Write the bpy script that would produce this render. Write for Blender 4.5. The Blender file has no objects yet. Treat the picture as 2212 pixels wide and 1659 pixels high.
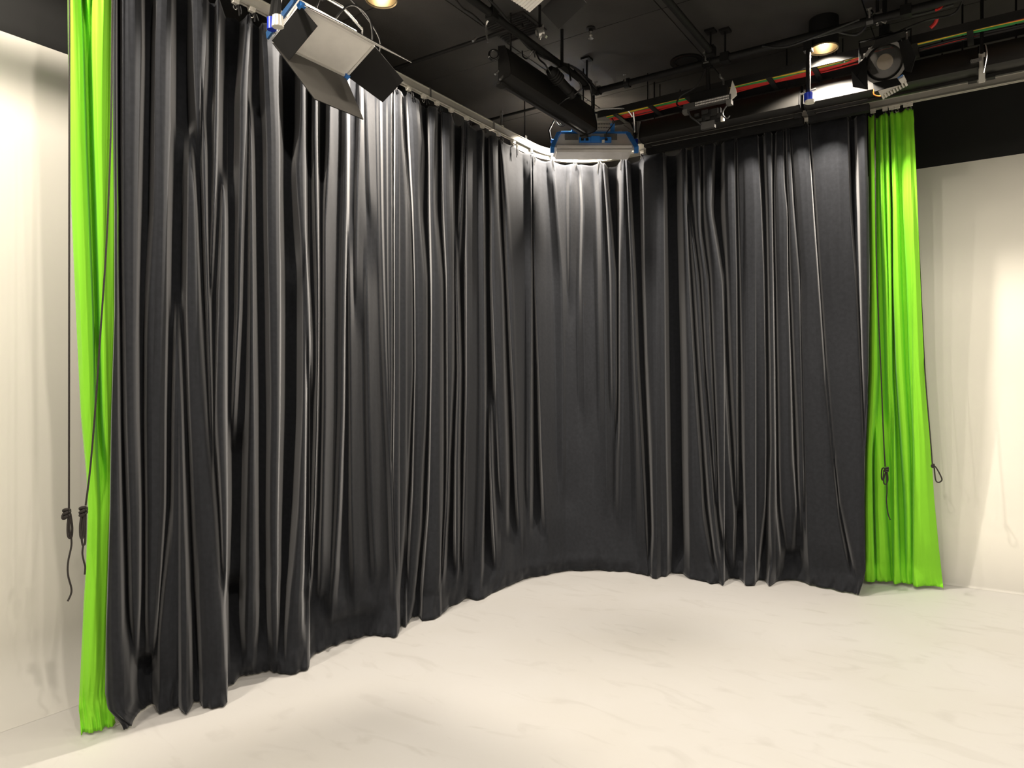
import bpy, bmesh, math, random
import numpy as np
from mathutils import Vector, Matrix

random.seed(7)
S = bpy.context.scene
COL = S.collection

# ------------------------------------------------------------------ camera
W, H, F = 2212.0, 1659.0, 1534.0
CAMZ = 1.6
TH = math.radians(34.1)
CT, ST = math.cos(TH), math.sin(TH)
cam_d = bpy.data.cameras.new('camera')
cam_d.sensor_width = 36.0
cam_d.lens = 36.0 * F / W
cam_d.clip_start = 0.05
cam = bpy.data.objects.new('camera', cam_d)
cam.location = (0, 0, CAMZ)
cam.rotation_euler = (math.pi / 2, 0, TH)
COL.objects.link(cam)
S.camera = cam

# ------------------------------------------------------------------ world, exposure
wd = bpy.data.worlds.new('world')
wd.use_nodes = True
wd.node_tree.nodes['Background'].inputs[0].default_value = (0.02, 0.019, 0.018, 1)
wd.node_tree.nodes['Background'].inputs[1].default_value = 0.3
S.world = wd
S.view_settings.view_transform = 'Standard'
S.view_settings.look = 'None'
S.view_settings.exposure = -0.15
S.view_settings.gamma = 1.0
S.view_settings.use_curve_mapping = False

# lamps in the ceiling cans (two seen, the corner one inferred; the rest are unseen fill lamps added on their grid)
WARM = (1.0, 0.90, 0.77)
CANS_AND_FILL = [(-3.03, 3.08, 400), (-3.05, 5.42, 330), (-0.96, 5.23, 290),
        (-0.98, 3.1, 60), (1.2, 5.2, 68), (1.2, 3.1, 55), (3.3, 3.1, 65), (3.3, 5.2, 60),
        (-3.0, 0.9, 180), (-0.9, 0.9, 165), (1.2, 0.9, 110), (3.3, 0.9, 90),
        (-2.6, -1.4, 210), (-0.2, -1.4, 150), (2.2, -1.4, 110)]
for i, (lx, ly, e) in enumerate(CANS_AND_FILL):
    ld = bpy.data.lights.new('can_or_fill_lamp', 'SPOT')
    ld.energy = e
    ld.color = WARM
    ld.spot_size = math.radians(134 if i < 3 else 174)   # deep cans cut off the near lamps; unseen fill spread wide for the walls
    ld.spot_blend = 0.25
    ld.shadow_soft_size = 0.045
    lo = bpy.data.objects.new('can_or_fill_lamp', ld)
    lo.location = (lx, ly, 3.895)
    COL.objects.link(lo)

# ------------------------------------------------------------------ helpers
def tag(o, label=None, cat=None, group=None, kind=None):
    if label: o['label'] = label
    if cat: o['category'] = cat
    if group: o['group'] = group
    if kind: o['kind'] = kind
    return o

def cw(X, D, z):                 # camera-aligned plan -> room coordinates
    return Vector((X * CT - D * ST, X * ST + D * CT, z))

def Pz(px, py, z):               # point of the photograph on the level z
    D = (z - CAMZ) * F / (H / 2 - py)
    return cw((px - W / 2) / F * D, D, z)

def Py(px, y, py=None, z=None):  # on the vertical plane y
    s = (px - W / 2) / F
    D = y / (s * ST + CT)
    return cw(s * D, D, CAMZ + (H / 2 - py) * D / F if z is None else z)

def Px(px, x, py=None, z=None):  # on the vertical plane x
    s = (px - W / 2) / F
    D = x / (s * CT - ST)
    return cw(s * D, D, CAMZ + (H / 2 - py) * D / F if z is None else z)

OFF = {}
class MB:
    def __init__(self):
        self.v = []; self.f = []
    def add(self, vs, fs):
        n = len(self.v)
        self.v += [tuple(p) for p in vs]
        self.f += [tuple(i + n for i in q) for q in fs]
        return self
    def box(self, c, size, R=None, taper=None):
        c = Vector(c); hx, hy, hz = [k / 2 for k in size]
        vs = []
        for z in (-hz, hz):
            t = taper if (taper and z > 0) else 1.0
            for x, y in ((-hx, -hy), (hx, -hy), (hx, hy), (-hx, hy)):
                p = Vector((x * t, y * t, z))
                vs.append(c + (R @ p if R else p))
        return self.add(vs, [(3, 2, 1, 0), (4, 5, 6, 7), (0, 1, 5, 4), (1, 2, 6, 5), (2, 3, 7, 6), (3, 0, 4, 7)])
    def cyl(self, p0, p1, r, n=12, r1=None, caps=True):
        p0, p1 = Vector(p0), Vector(p1)
        r1 = r if r1 is None else r1
        a = (p1 - p0).normalized()
        u = a.orthogonal().normalized(); w = a.cross(u)
        vs = []
        for p, q in ((p0, r), (p1, r1)):
            for i in range(n):
                t = 2 * math.pi * i / n
                vs.append(p + (u * math.cos(t) + w * math.sin(t)) * q)
        fs = [(i, (i + 1) % n, n + (i + 1) % n, n + i) for i in range(n)]
        if caps: fs += [tuple(range(n - 1, -1, -1)), tuple(range(n, 2 * n))]
        return self.add(vs, fs)
    def tube(self, pts, r, n=8, caps=True):
        pts = [Vector(p) for p in pts]
        vs = []; u = None
        for i, p in enumerate(pts):
            d = (pts[min(i + 1, len(pts) - 1)] - pts[max(i - 1, 0)]).normalized()
            if u is None: u = d.orthogonal().normalized()
            else:
                u = u - d * u.dot(d)
                u = u.normalized() if u.length > 1e-6 else d.orthogonal().normalized()
            w = d.cross(u)
            rr = r[i] if isinstance(r, (list, tuple)) else r
            for k in range(n):
                t = 2 * math.pi * k / n
                vs.append(p + (u * math.cos(t) + w * math.sin(t)) * rr)
        fs = []
        for i in range(len(pts) - 1):
            for k in range(n):
                k2 = (k + 1) % n
                fs.append((i * n + k, i * n + k2, (i + 1) * n + k2, (i + 1) * n + k))
        if caps:
            m = (len(pts) - 1) * n
            fs += [tuple(range(n - 1, -1, -1)), tuple(range(m, m + n))]
        return self.add(vs, fs)
    def lathe(self, c, axis, prof, n=24, close=False):
        c = Vector(c); a = Vector(axis).normalized()
        u = a.orthogonal().normalized(); w = a.cross(u)
        vs = []
        for (r, h) in prof:
            for k in range(n):
                t = 2 * math.pi * k / n
                vs.append(c + a * h + (u * math.cos(t) + w * math.sin(t)) * max(r, 1e-4))
        m = len(prof); fs = []
        for i in range(m if close else m - 1):
            j = (i + 1) % m
            for k in range(n):
                k2 = (k + 1) % n
                fs.append((i * n + k, i * n + k2, j * n + k2, j * n + k))
        return self.add(vs, fs)
    def prism(self, poly, off):      # polygon of 3D points extruded by a vector
        n = len(poly); off = Vector(off)
        vs = [Vector(p) for p in poly] + [Vector(p) + off for p in poly]
        fs = [tuple(range(n - 1, -1, -1)), tuple(range(n, 2 * n))]
        fs += [(i, (i + 1) % n, n + (i + 1) % n, n + i) for i in range(n)]
        return self.add(vs, fs)
    def build(self, name, mat, parent=None, smooth=False, bevel=0.0):
        o0 = OFF.get(parent.name, Vector((0, 0, 0))) if parent else Vector((0, 0, 0))
        me = bpy.data.meshes.new(name)
        me.from_pydata([tuple(Vector(p) - o0) for p in self.v], [], self.f)
        me.materials.append(mat)
        bm = bmesh.new(); bm.from_mesh(me)
        bmesh.ops.recalc_face_normals(bm, faces=bm.faces)
        bm.to_mesh(me); bm.free()
        if smooth:
            me.polygons.foreach_set('use_smooth', [True] * len(me.polygons))
            me.set_sharp_from_angle(angle=math.radians(40))
        o = bpy.data.objects.new(name, me)
        COL.objects.link(o)
        if bevel:
            b = o.modifiers.new('bevel', 'BEVEL'); b.width = bevel; b.segments = 2; b.limit_method = 'ANGLE'
        if parent:
            o.parent = parent; OFF[o.name] = o0
        return o

def thing(name, loc, label, cat, group=None):
    e = bpy.data.objects.new(name, None)
    e.empty_display_size = 0.1
    e.location = loc
    COL.objects.link(e)
    OFF[e.name] = Vector(loc)
    return tag(e, label, cat, group)

def mat(name, col, rough=0.6, metal=0.0, var=0.0, scale=8.0, bump=0.0, bscale=60.0, spec=0.5, sheen=0.0,
        emit=None, estr=0.0, trans=0.0):
    m = bpy.data.materials.new(name); m.use_nodes = True
    nt = m.node_tree; b = nt.nodes['Principled BSDF']
    b.inputs['Base Color'].default_value = (*col, 1)
    b.inputs['Roughness'].default_value = rough
    b.inputs['Metallic'].default_value = metal
    b.inputs['Specular IOR Level'].default_value = spec
    if trans: b.inputs['Transmission Weight'].default_value = trans
    if sheen:
        b.inputs['Sheen Weight'].default_value = sheen
        b.inputs['Sheen Roughness'].default_value = 0.35
        b.inputs['Sheen Tint'].default_value = (0.9, 0.9, 0.92, 1)
    if emit:
        b.inputs['Emission Color'].default_value = (*emit, 1)
        b.inputs['Emission Strength'].default_value = estr
    tc = nt.nodes.new('ShaderNodeTexCoord')
    if var:
        n = nt.nodes.new('ShaderNodeTexNoise'); n.inputs['Scale'].default_value = scale; n.inputs['Detail'].default_value = 6
        r = nt.nodes.new('ShaderNodeMapRange')
        r.inputs[1].default_value = 0.3; r.inputs[2].default_value = 0.7
        r.inputs[3].default_value = 1 - var; r.inputs[4].default_value = 1 + var
        mx = nt.nodes.new('ShaderNodeMix'); mx.data_type = 'RGBA'; mx.blend_type = 'MULTIPLY'; mx.inputs[0].default_value = 1
        mx.inputs[6].default_value = (*col, 1)
        nt.links.new(tc.outputs['Object'], n.inputs['Vector'])
        nt.links.new(n.outputs['Fac'], r.inputs[0])
        nt.links.new(r.outputs[0], mx.inputs[7])
        nt.links.new(mx.outputs[2], b.inputs['Base Color'])
    if bump:
        n2 = nt.nodes.new('ShaderNodeTexNoise'); n2.inputs['Scale'].default_value = bscale; n2.inputs['Detail'].default_value = 4
        bp = nt.nodes.new('ShaderNodeBump'); bp.inputs['Strength'].default_value = bump; bp.inputs['Distance'].default_value = 0.01
        nt.links.new(tc.outputs['Object'], n2.inputs['Vector'])
        nt.links.new(n2.outputs['Fac'], bp.inputs['Height'])
        nt.links.new(bp.outputs[0], b.inputs['Normal'])
    return m

M = {}
M['wall_white'] = mat('wall_white_paint', (0.85, 0.815, 0.74), 0.75, var=0.03, scale=1.2, bump=0.05, bscale=25)
M['wall_black'] = mat('wall_black_paint', (0.010, 0.0098, 0.0095), 0.8, var=0.15, scale=3)
M['ceil'] = mat('ceiling_black_paint', (0.026, 0.024, 0.022), 0.75, var=0.18, scale=5, bump=0.1, bscale=80)
M['velvet'] = mat('black_velour', (0.0215, 0.0230, 0.0268), 0.9, var=0.12, scale=40, bump=0.06, bscale=320, spec=0.12, sheen=0.27)
M['green'] = mat('chroma_green_cloth', (0.26, 0.70, 0.034), 0.8, var=0.03, scale=3, bump=0.03, bscale=200, spec=0.2, sheen=0.08)
M['alu'] = mat('track_cream_aluminium', (0.50, 0.485, 0.43), 0.45, metal=0.2, var=0.06, scale=12)
M['chrome'] = mat('bright_zinc', (0.78, 0.77, 0.74), 0.25, metal=0.9, var=0.05, scale=30)
M['black'] = mat('black_powder_coat', (0.009, 0.0088, 0.0086), 0.6, spec=0.2, var=0.12, scale=14)
M['blackmat'] = mat('black_matt_paint', (0.020, 0.0195, 0.0185), 0.7, spec=0.2, var=0.12, scale=14)
M['blackgloss'] = mat('black_gloss_steel', (0.012, 0.012, 0.012), 0.22, var=0.1, scale=20)
M['trough'] = mat('trough_black_steel', (0.016, 0.015, 0.0135), 0.46, var=0.06, scale=6, spec=0.3)
M['rubber'] = mat('black_cable_rubber', (0.012, 0.012, 0.012), 0.45, var=0.1, scale=30)
M['cord'] = mat('dark_cord', (0.022, 0.017, 0.014), 0.8, var=0.25, scale=160, bump=0.4, bscale=400)
M['blue'] = mat('blue_enamel', (0.03, 0.20, 0.62), 0.4, var=0.06, scale=20)
M['armblue'] = mat('dark_blue_enamel', (0.015, 0.075, 0.20), 0.45, var=0.06, scale=20)
M['deepblue'] = mat('deep_blue_plastic', (0.006, 0.03, 0.42), 0.4, var=0.06, scale=20)
M['whiteplastic'] = mat('white_plastic', (0.72, 0.69, 0.62), 0.45, var=0.04, scale=20)
M['diffuser'] = mat('diffuser_cloth', (0.90, 0.875, 0.83), 0.7, var=0.03, scale=15, bump=0.05, bscale=150)
M['doorgrey'] = mat('barn_door_inner_grey', (0.012, 0.0115, 0.011), 0.6, spec=0.25, var=0.06, scale=10)
M['doorlit'] = mat('barn_door_lit_grey', (0.09, 0.0845, 0.076), 0.5, var=0.06, scale=10)  # lighter copy of the door grey: light on the lower door put into colour
M['silver'] = mat('silver_housing', (0.80, 0.77, 0.735), 0.4, metal=0.1, var=0.05, scale=15)
M['greymetal'] = mat('grey_fin_metal', (0.16, 0.155, 0.145), 0.4, metal=0.4, var=0.1, scale=20)
M['darkgrey'] = mat('dark_grey_metal', (0.05, 0.048, 0.045), 0.5, var=0.1, scale=20)
M['red'] = mat('red_cable', (0.62, 0.03, 0.025), 0.45, var=0.08, scale=20)
M['yellow'] = mat('yellow_cable', (0.75, 0.50, 0.03), 0.45, var=0.08, scale=20)
M['greencable'] = mat('green_cable', (0.03, 0.30, 0.07), 0.45, var=0.08, scale=20)
M['orange'] = mat('orange_wire', (0.8, 0.25, 0.03), 0.45, var=0.08, scale=20)
M['bulb'] = mat('lamp_glow', (1, 0.9, 0.7), 0.3, emit=(1.0, 0.86, 0.62), estr=40, var=0.02)
M['reflector'] = mat('can_reflector', (0.20, 0.155, 0.09), 0.4, metal=0.8, var=0.05, scale=30)
M['lens'] = mat('fresnel_glass', (0.62, 0.6, 0.56), 0.10, var=0.05, scale=25, trans=0.93)
M['lamp_cream'] = mat('lamp_cream', (0.75, 0.62, 0.45), 0.5, var=0.05, scale=25)

# floor paint with scuffs
def floor_mat():
    m = mat('floor_white_paint', (0.615, 0.602, 0.585), 0.5, bump=0.06, bscale=18)
    nt = m.node_tree; b = nt.nodes['Principled BSDF']
    tc = nt.nodes.new('ShaderNodeTexCoord')
    def noise(sc, det, sx=1, sy=1, dist=0):
        mp = nt.nodes.new('ShaderNodeMapping'); mp.inputs['Scale'].default_value = (sx, sy, 1)
        n = nt.nodes.new('ShaderNodeTexNoise'); n.inputs['Scale'].default_value = sc; n.inputs['Detail'].default_value = det
        n.inputs['Distortion'].default_value = dist
        nt.links.new(tc.outputs['Object'], mp.inputs[0]); nt.links.new(mp.outputs[0], n.inputs['Vector'])
        return n.outputs['Fac']
    def rng(src, a, c, lo, hi):
        r = nt.nodes.new('ShaderNodeMapRange')
        for k, v in zip((1, 2, 3, 4), (a, c, lo, hi)): r.inputs[k].default_value = v
        nt.links.new(src, r.inputs[0]); return r.outputs[0]
    def mix(c, fac, col):
        mx = nt.nodes.new('ShaderNodeMix'); mx.data_type = 'RGBA'
        nt.links.new(fac, mx.inputs[0])
        if isinstance(c, tuple): mx.inputs[6].default_value = (*c, 1)
        else: nt.links.new(c, mx.inputs[6])
        mx.inputs[7].default_value = (*col, 1)
        return mx.outputs[2]
    c = mix((0.615, 0.602, 0.585), rng(noise(0.9, 8), 0.42, 0.68, 0, 0.7), (0.575, 0.555, 0.52))
    c = mix(c, rng(noise(2.6, 9, 1, 2.2, 1.5), 0.56, 0.72, 0, 0.42), (0.47, 0.452, 0.425))
    c = mix(c, rng(noise(7, 10, 1, 3, 2.5), 0.70, 0.80, 0, 0.35), (0.45, 0.43, 0.40))
    c = mix(c, rng(noise(34, 3), 0.765, 0.80, 0, 0.5), (0.40, 0.38, 0.35))
    nt.links.new(c, b.inputs['Base Color'])
    return m
M['floor'] = floor_mat()
def wall_floor_blend():        # wall paint blends into the floor colour low down, hiding the colour step
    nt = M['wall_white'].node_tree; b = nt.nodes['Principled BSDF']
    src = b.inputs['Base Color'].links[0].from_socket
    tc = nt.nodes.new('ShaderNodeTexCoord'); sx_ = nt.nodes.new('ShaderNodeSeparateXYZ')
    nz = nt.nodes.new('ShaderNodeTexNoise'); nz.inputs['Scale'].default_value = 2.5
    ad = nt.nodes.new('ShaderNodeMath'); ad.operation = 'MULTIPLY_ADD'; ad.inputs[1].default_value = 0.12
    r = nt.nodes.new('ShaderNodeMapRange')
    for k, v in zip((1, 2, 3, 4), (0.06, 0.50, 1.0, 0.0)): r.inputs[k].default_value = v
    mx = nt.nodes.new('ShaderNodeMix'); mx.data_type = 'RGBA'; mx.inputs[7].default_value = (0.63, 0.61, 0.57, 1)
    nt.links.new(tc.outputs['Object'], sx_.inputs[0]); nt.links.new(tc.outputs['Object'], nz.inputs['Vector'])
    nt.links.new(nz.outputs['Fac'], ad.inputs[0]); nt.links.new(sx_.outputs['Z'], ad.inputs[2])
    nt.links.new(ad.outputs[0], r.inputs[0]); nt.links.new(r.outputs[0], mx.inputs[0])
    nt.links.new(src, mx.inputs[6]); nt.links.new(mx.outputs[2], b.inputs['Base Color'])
wall_floor_blend()

# ------------------------------------------------------------------ room shell
XL, YR = -4.07, 6.64          # left wall plane, right wall plane
XE, YB = 4.9, -3.1            # walls behind the camera
ZW, ZC = 3.35, 4.1
fl = MB().box(((XL + XE) / 2, (YR + YB) / 2, -0.1), (XE - XL + 0.4, YR - YB + 0.4, 0.2)).build('floor', M['floor'])
tag(fl, 'off white painted studio floor with grey scuffs', kind='structure')

def wall(name, a, b, nrm, cove, label, paint='wall_white'):
    """white wall from a to b (plan), nrm points into the room, cove radius at the floor; black above"""
    a, b, nrm = Vector((*a, 0)), Vector((*b, 0)), Vector((*nrm, 0))
    prof = [(-0.12, 0.0)]
    if cove:
        prof.append((cove, 0.0006))
        for i in range(1, 11):
            t = math.pi / 2 * i / 10
            prof.append((cove - cove * math.sin(t), cove - cove * math.cos(t) + 0.0006))
    else:
        prof.append((0, 0.0))
    prof += [(0, ZW), (-0.12, ZW)]
    mb = MB()
    mb.prism([a + nrm * d + Vector((0, 0, z)) for d, z in prof], b - a)
    o = mb.build(name, M[paint], smooth=True)
    tag(o, label, kind='structure')
    up = MB().prism([a + nrm * d + Vector((0, 0, z)) for d, z in ((-0.12, ZW), (-0.004, ZW), (-0.004, ZC), (-0.12, ZC))], b - a)
    u = up.build('upper_wall', M['wall_black'], o)
    u['label'] = 'matt black upper band of the wall'
    return o
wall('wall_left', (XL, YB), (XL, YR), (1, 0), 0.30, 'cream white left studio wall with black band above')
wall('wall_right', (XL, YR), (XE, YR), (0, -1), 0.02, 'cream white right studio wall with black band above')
wall('wall_side', (XE, YB), (XE, YR), (-1, 0), 0, 'dark studio wall beyond the right edge', 'wall_black')
wall('wall_back', (XL, YB), (XE, YB), (0, 1), 0, 'dark studio wall behind the viewer', 'wall_black')

ce = MB().box(((XL + XE) / 2, (YR + YB) / 2, ZC + 0.07), (XE - XL + 0.4, YR - YB + 0.4, 0.1)).build('ceiling', M['wall_black'])
tag(ce, 'black painted ceiling of large flat panels', kind='structure')
y0 = YB
pm = {}
nx, ny = 8, 9
sx, sy = (XE - XL) / nx, (YR - YB) / ny
pmesh = None
for i in range(nx):
    for j in range(ny):
        c = Vector((XL + sx * (i + 0.5), YB + sy * (j + 0.5), ZC + 0.01))
        if pmesh is None:
            o = MB().box((0, 0, 0), (sx - 0.008, sy - 0.008, 0.02)).build('ceiling_panel', M['ceil'], None, bevel=0)
            pmesh = o.data
        else:
            o = bpy.data.objects.new('ceiling_panel', pmesh); COL.objects.link(o)
        o.parent = ce; o.location = c + Vector((0, 0, random.uniform(-0.0015, 0.0015)))

# ------------------------------------------------------------------ curtain tracks
XF, YF, ZF = -3.335, 5.80, 3.645     # front track
XR_, YR_, ZR_ = -3.47, 5.937, 3.66   # rear track
def lpath(x, y, r, ystart, xend, n=14):
    pts = [(x, ystart)]
    k = int((y - r - ystart) / 0.12)
    for i in range(1, k): pts.append((x, ystart + (y - r - ystart) * i / k))
    for i in range(n + 1):
        t = math.pi / 2 * i / n
        pts.append((x + r - r * math.cos(t), y - r + r * math.sin(t)))
    k = int((xend - x - r) / 0.12)
    for i in range(1, k + 1): pts.append((x + r + (xend - x - r) * i / k, y))
    return pts

def px_of(x, y):
    X, D = x * CT + y * ST, -x * ST + y * CT
    return W / 2 + F * X / D, D

def sweep(path, prof):               # closed profile (out, z) along a plan path; out = towards the room
    mb = MB(); n = len(prof); vs = []
    for i, p in enumerate(path):
        a, b = path[max(i - 1, 0)], path[min(i + 1, len(path) - 1)]
        d = Vector((b[0] - a[0], b[1] - a[1], 0)).normalized()
        nn = Vector((d.y, -d.x, 0))
        for o_, z in prof: vs.append(Vector((p[0], p[1], z)) + nn * o_)
    fs = []
    for i in range(len(path) - 1):
        for k in range(n):
            k2 = (k + 1) % n
            fs.append((i * n + k, i * n + k2, (i + 1) * n + k2, (i + 1) * n + k))
    m = (len(path) - 1) * n
    fs += [tuple(range(n - 1, -1, -1)), tuple(range(m, m + n))]
    return mb.add(vs, fs)

def c_prof(z):   # slotted I section: narrow web, lower flange lips
    return [(0.016, z + 0.012), (0.012, z + 0.014), (0.012, z + 0.052), (0.018, z + 0.055), (0.018, z + 0.060), (-0.018, z + 0.060),
            (-0.018, z + 0.055), (-0.012, z + 0.052), (-0.012, z + 0.014), (-0.016, z + 0.012), (-0.020, z), (-0.006, z), (-0.006, z + 0.008),
            (0.006, z + 0.008), (0.006, z), (0.020, z)]

xend_front = Py(1874, YF, z=ZF).x
front_path = lpath(XF, YF, 0.55, -0.6, xend_front)
rear_path = lpath(XR_, YR_, 0.62, 5.12, 2.2)
tf = thing('curtain_track', (XF, YF, ZF), 'cream aluminium front curtain track bending round the corner above the black curtain', 'curtain track')
sweep(front_path, c_prof(ZF)).build('rail', M['alu'], tf)
tr = thing('curtain_track', (XR_, YR_, ZR_), 'rear cream curtain track carrying the right green drape and running on to the right edge', 'curtain track')
sweep(rear_path, c_prof(ZR_)).build('rail', M['alu'], tr)
# joint sleeves and ceiling hangers
for pxx in (925, 1062):
    p = Px(pxx, XF, z=ZF + 0.03)
    MB().box(p, (0.046, 0.02, 0.07)).build('joint_sleeve', M['chrome'], tf)
def hangers(path_pts, z, par):
    for (x, y) in path_pts:
        mb = MB().box((x, y, z + 0.075), (0.03, 0.03, 0.03)).cyl((x, y, z + 0.08), (x, y, ZC), 0.006, 8)
        mb.build('hanger_rod', M['black'], par)
hangers([(XF, 0.4), (XF, 1.7), (XF, 5.12), (-2.2, YF), (-1.0, YF)], ZF, tf)
hangers([(-2.2, YR_), (-0.3, YR_), (1.0, YR_)], ZR_, tr)

def path_px(path):
    a = np.array([(*px_of(*p), p[0], p[1]) for p in path if -p[0] * ST + p[1] * CT > 0.3])
    return a
fp, rp = path_px(front_path), path_px(rear_path)
carrier_me = None
def carrier(px, arr, z, par):
    global carrier_me
    x, y = np.interp(px, arr[:, 0], arr[:, 2]), np.interp(px, arr[:, 0], arr[:, 3])
    x2, y2 = np.interp(px + 3, arr[:, 0], arr[:, 2]), np.interp(px + 3, arr[:, 0], arr[:, 3])
    ang = math.atan2(y2 - y, x2 - x)
    if carrier_me is None:
        a = MB().box((0, 0, -0.012), (0.034, 0.022, 0.024)).cyl((-0.010, -0.014, -0.004), (-0.010, 0.014, -0.004), 0.009, 10)
        a.cyl((0.010, -0.014, -0.004), (0.010, 0.014, -0.004), 0.009, 10)
        c = a.build('carrier', M['whiteplastic'], None)
        pts = [(0, 0, -0.022), (0, 0, -0.032)] + [(0.011 * math.sin(t), 0, -0.043 + 0.011 * math.cos(t)) for t in [0.2 + k * 0.55 for k in range(10)]]
        h = MB().tube(pts, 0.003, 6).build('hook', M['chrome'], None)
        carrier_me = (c.data, h.data)
    else:
        c = bpy.data.objects.new('carrier', carrier_me[0]); COL.objects.link(c)
        h = bpy.data.objects.new('hook', carrier_me[1]); COL.objects.link(h)
    c.parent = par; c.location = Vector((x, y, z)) - par.location
    c.rotation_euler = (0, 0, ang)
    h.parent = c
    return Vector((x, y, z))
CARR = [255, 300, 342, 385, 428, 470, 508, 543, 585, 625, 664, 702, 740, 776, 810, 846, 882, 915, 944, 974, 1008, 1042, 1077, 1109, 1146, 1192, 1242, 1296,
        1345, 1388, 1435, 1478, 1515, 1551, 1592, 1652, 1692, 1742, 1790, 1836, 1868]
for c in CARR: carrier(c, fp, ZF, tf)
GCARR_R = [1886, 1912, 1926, 1938, 1957, 1966]
for c in GCARR_R: carrier(c, rp, ZR_, tr)
for c in (160, 185, 205, 228): carrier(c, fp, ZF, tf)

# ------------------------------------------------------------------ draped cloth
def gauss1(a, s, axis):
    r = max(1, int(3 * s)); k = np.exp(-0.5 * (np.arange(-r, r + 1) / s) ** 2); k /= k.sum()
    pad = [(0, 0)] * a.ndim; pad[axis] = (r, r)
    b = np.pad(a, pad, mode='edge')
    return np.apply_along_axis(lambda v: np.convolve(v, k, mode='valid'), axis, b)

def sstep(x): x = np.clip(x, 0, 1); return x * x * (3 - 2 * x)

def drape(name, bands, edges, arr, hem, ztop, zbot, carr, parent, material, step=1.0, nrow=104, off=0.0, front=0.035,
          gap_k=2.0, gap_max=0.27, hemh=0.13, thick=0.004):
    """cloth hung from a plan path. bands: fold fronts, each a list of (height, left, right) measured along the cloth in the view;
    between the fronts the cloth goes back into folds."""
    eL = np.array(edges[0], float); eR = np.array(edges[1], float)
    hem = np.array(hem, float)
    xmin = min(eL[:, 1].min(), 1e9); xmax = eR[:, 1].max()
    ncol = int((xmax - xmin) / step) + 1
    t = np.linspace(0, 1, nrow); tt = 0.5 * t + 0.5 * (0.5 - 0.5 * np.cos(np.pi * t))
    carr = np.array(carr, float)
    V = np.zeros((nrow, ncol, 3)); DD = np.zeros((nrow, ncol)); Y = np.zeros((nrow, ncol)); XP = np.zeros((nrow, ncol)); Z = np.zeros((nrow, ncol)); DB = np.zeros((nrow, ncol))
    u = np.linspace(0, 1, ncol)
    for i in range(nrow):
        xs = xmin + (xmax - xmin) * u
        for it in range(4):
            Dt = np.interp(xs, arr[:, 0], arr[:, 1])
            hy = np.interp(xs, hem[:, 0], hem[:, 1])
            Dh = (CAMZ - zbot) * F / (hy - H / 2)
            idx = np.clip(np.searchsorted(carr, xs), 1, len(carr) - 1)
            ph = np.clip((xs - carr[idx - 1]) / np.maximum(carr[idx] - carr[idx - 1], 1), 0, 1)
            sag = 0.016 * np.sin(np.pi * ph) ** 1.0
            zt = ztop - sag
            z = zt + (zbot - zt) * tt[i]
            wt = np.clip((zt - z) / (zt - zbot), 0, 1)
            Db = Dt + (Dh - Dt) * wt ** 1.25
            y = H / 2 - F * (z - CAMZ) / Db
            xl = np.interp(y, eL[:, 0], eL[:, 1]); xr = np.interp(y, eR[:, 0], eR[:, 1])
            xs = xl + (xr - xl) * u
        XP[i], Y[i], Z[i], DB[i] = xs, y, z, Db
    # metres of cloth path per pixel
    mpp = np.interp(np.arange(0, 2300), 0.5 * (arr[1:, 0] + arr[:-1, 0]), np.hypot(np.diff(arr[:, 2]), np.diff(arr[:, 3])) / np.maximum(np.diff(arr[:, 0]), 1e-3))
    for i in range(nrow):
        items = []
        yr = lambda q: np.interp(q, XP[i], Y[i])
        for bnd in bands:
            nodes, opt = bnd if isinstance(bnd, tuple) else (bnd, {})
            nd = np.array(nodes, float)
            ya, yb = nd[0, 0], nd[-1, 0]
            xc = 0.5 * (nd[0, 1] + nd[0, 2]); 
            for it in range(3):
                yy = float(yr(xc)); a = np.interp(yy, nd[:, 0], nd[:, 1]); b = np.interp(yy, nd[:, 0], nd[:, 2]); xc = 0.5 * (a + b)
            fa = opt.get('fade', 120.0)
            w = 1.0
            if not opt.get('top'): w = min(w, (yy - ya) / fa)
            if not opt.get('bot'): w = min(w, (yb - yy) / fa)
            if w <= 0: continue
            w = float(sstep(np.array(min(w, 1.0)))); hw_ = 0.5 * (b - a) * (0.25 + 0.75 * w); mc = 0.5 * (a + b)
            items.append((mc - hw_, mc + hw_, w, opt))
        items.sort(key=lambda q: q[0] + q[1])
        cx, cd = [XP[i, 0]], [-0.01]
        prev = None
        for (a, b, w, opt) in items:
            if prev is not None:
                g = a - prev[1]
                if g > 0.5:
                    gm = g * mpp[int(np.clip(0.5 * (a + prev[1]), 0, 2299))]
                    kk = prev[3].get('g', 1.0)
                    dep = min(gap_k * gm, gap_max)
                    if kk >= 0.7: dep = max(dep, 0.065)
                    else: dep = min(0.6 * dep, 0.12)
                    dep *= kk
                    ww = min(prev[2], w)
                    dep *= 0.35 + 0.65 * ww
                    hard = prev[3].get('hard', 0.22)
                    if hard < 0.5: cx += [prev[1] + hard * g]; cd += [-dep]
                    cx += [a - 0.28 * g]; cd += [-dep]
            f = opt.get('f', front)
            h = f * w - 0.02 * (1 - w)
            wid = max(b - a, 0.6)
            bul = min(0.30 * wid * mpp[int(np.clip(a, 0, 2299))], 0.022) * w
            cx += [a, a + 0.3 * wid, a + 0.7 * wid, a + wid]; cd += [h - 0.4 * bul, h + bul * 0.7, h + bul * 0.8, h - 0.3 * bul]
            prev = (a, a + wid, w, opt)
        cx.append(XP[i, -1]); cd.append(front * 0.75)
        cx = np.array(cx); cd = np.array(cd)
        o = np.argsort(cx, kind='stable')
        DD[i] = np.interp(XP[i], cx[o], cd[o])
    DD = gauss1(DD, 1.6, 0); DD = gauss1(DD, 0.75, 1)
    rng = np.random.RandomState(3)
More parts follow.
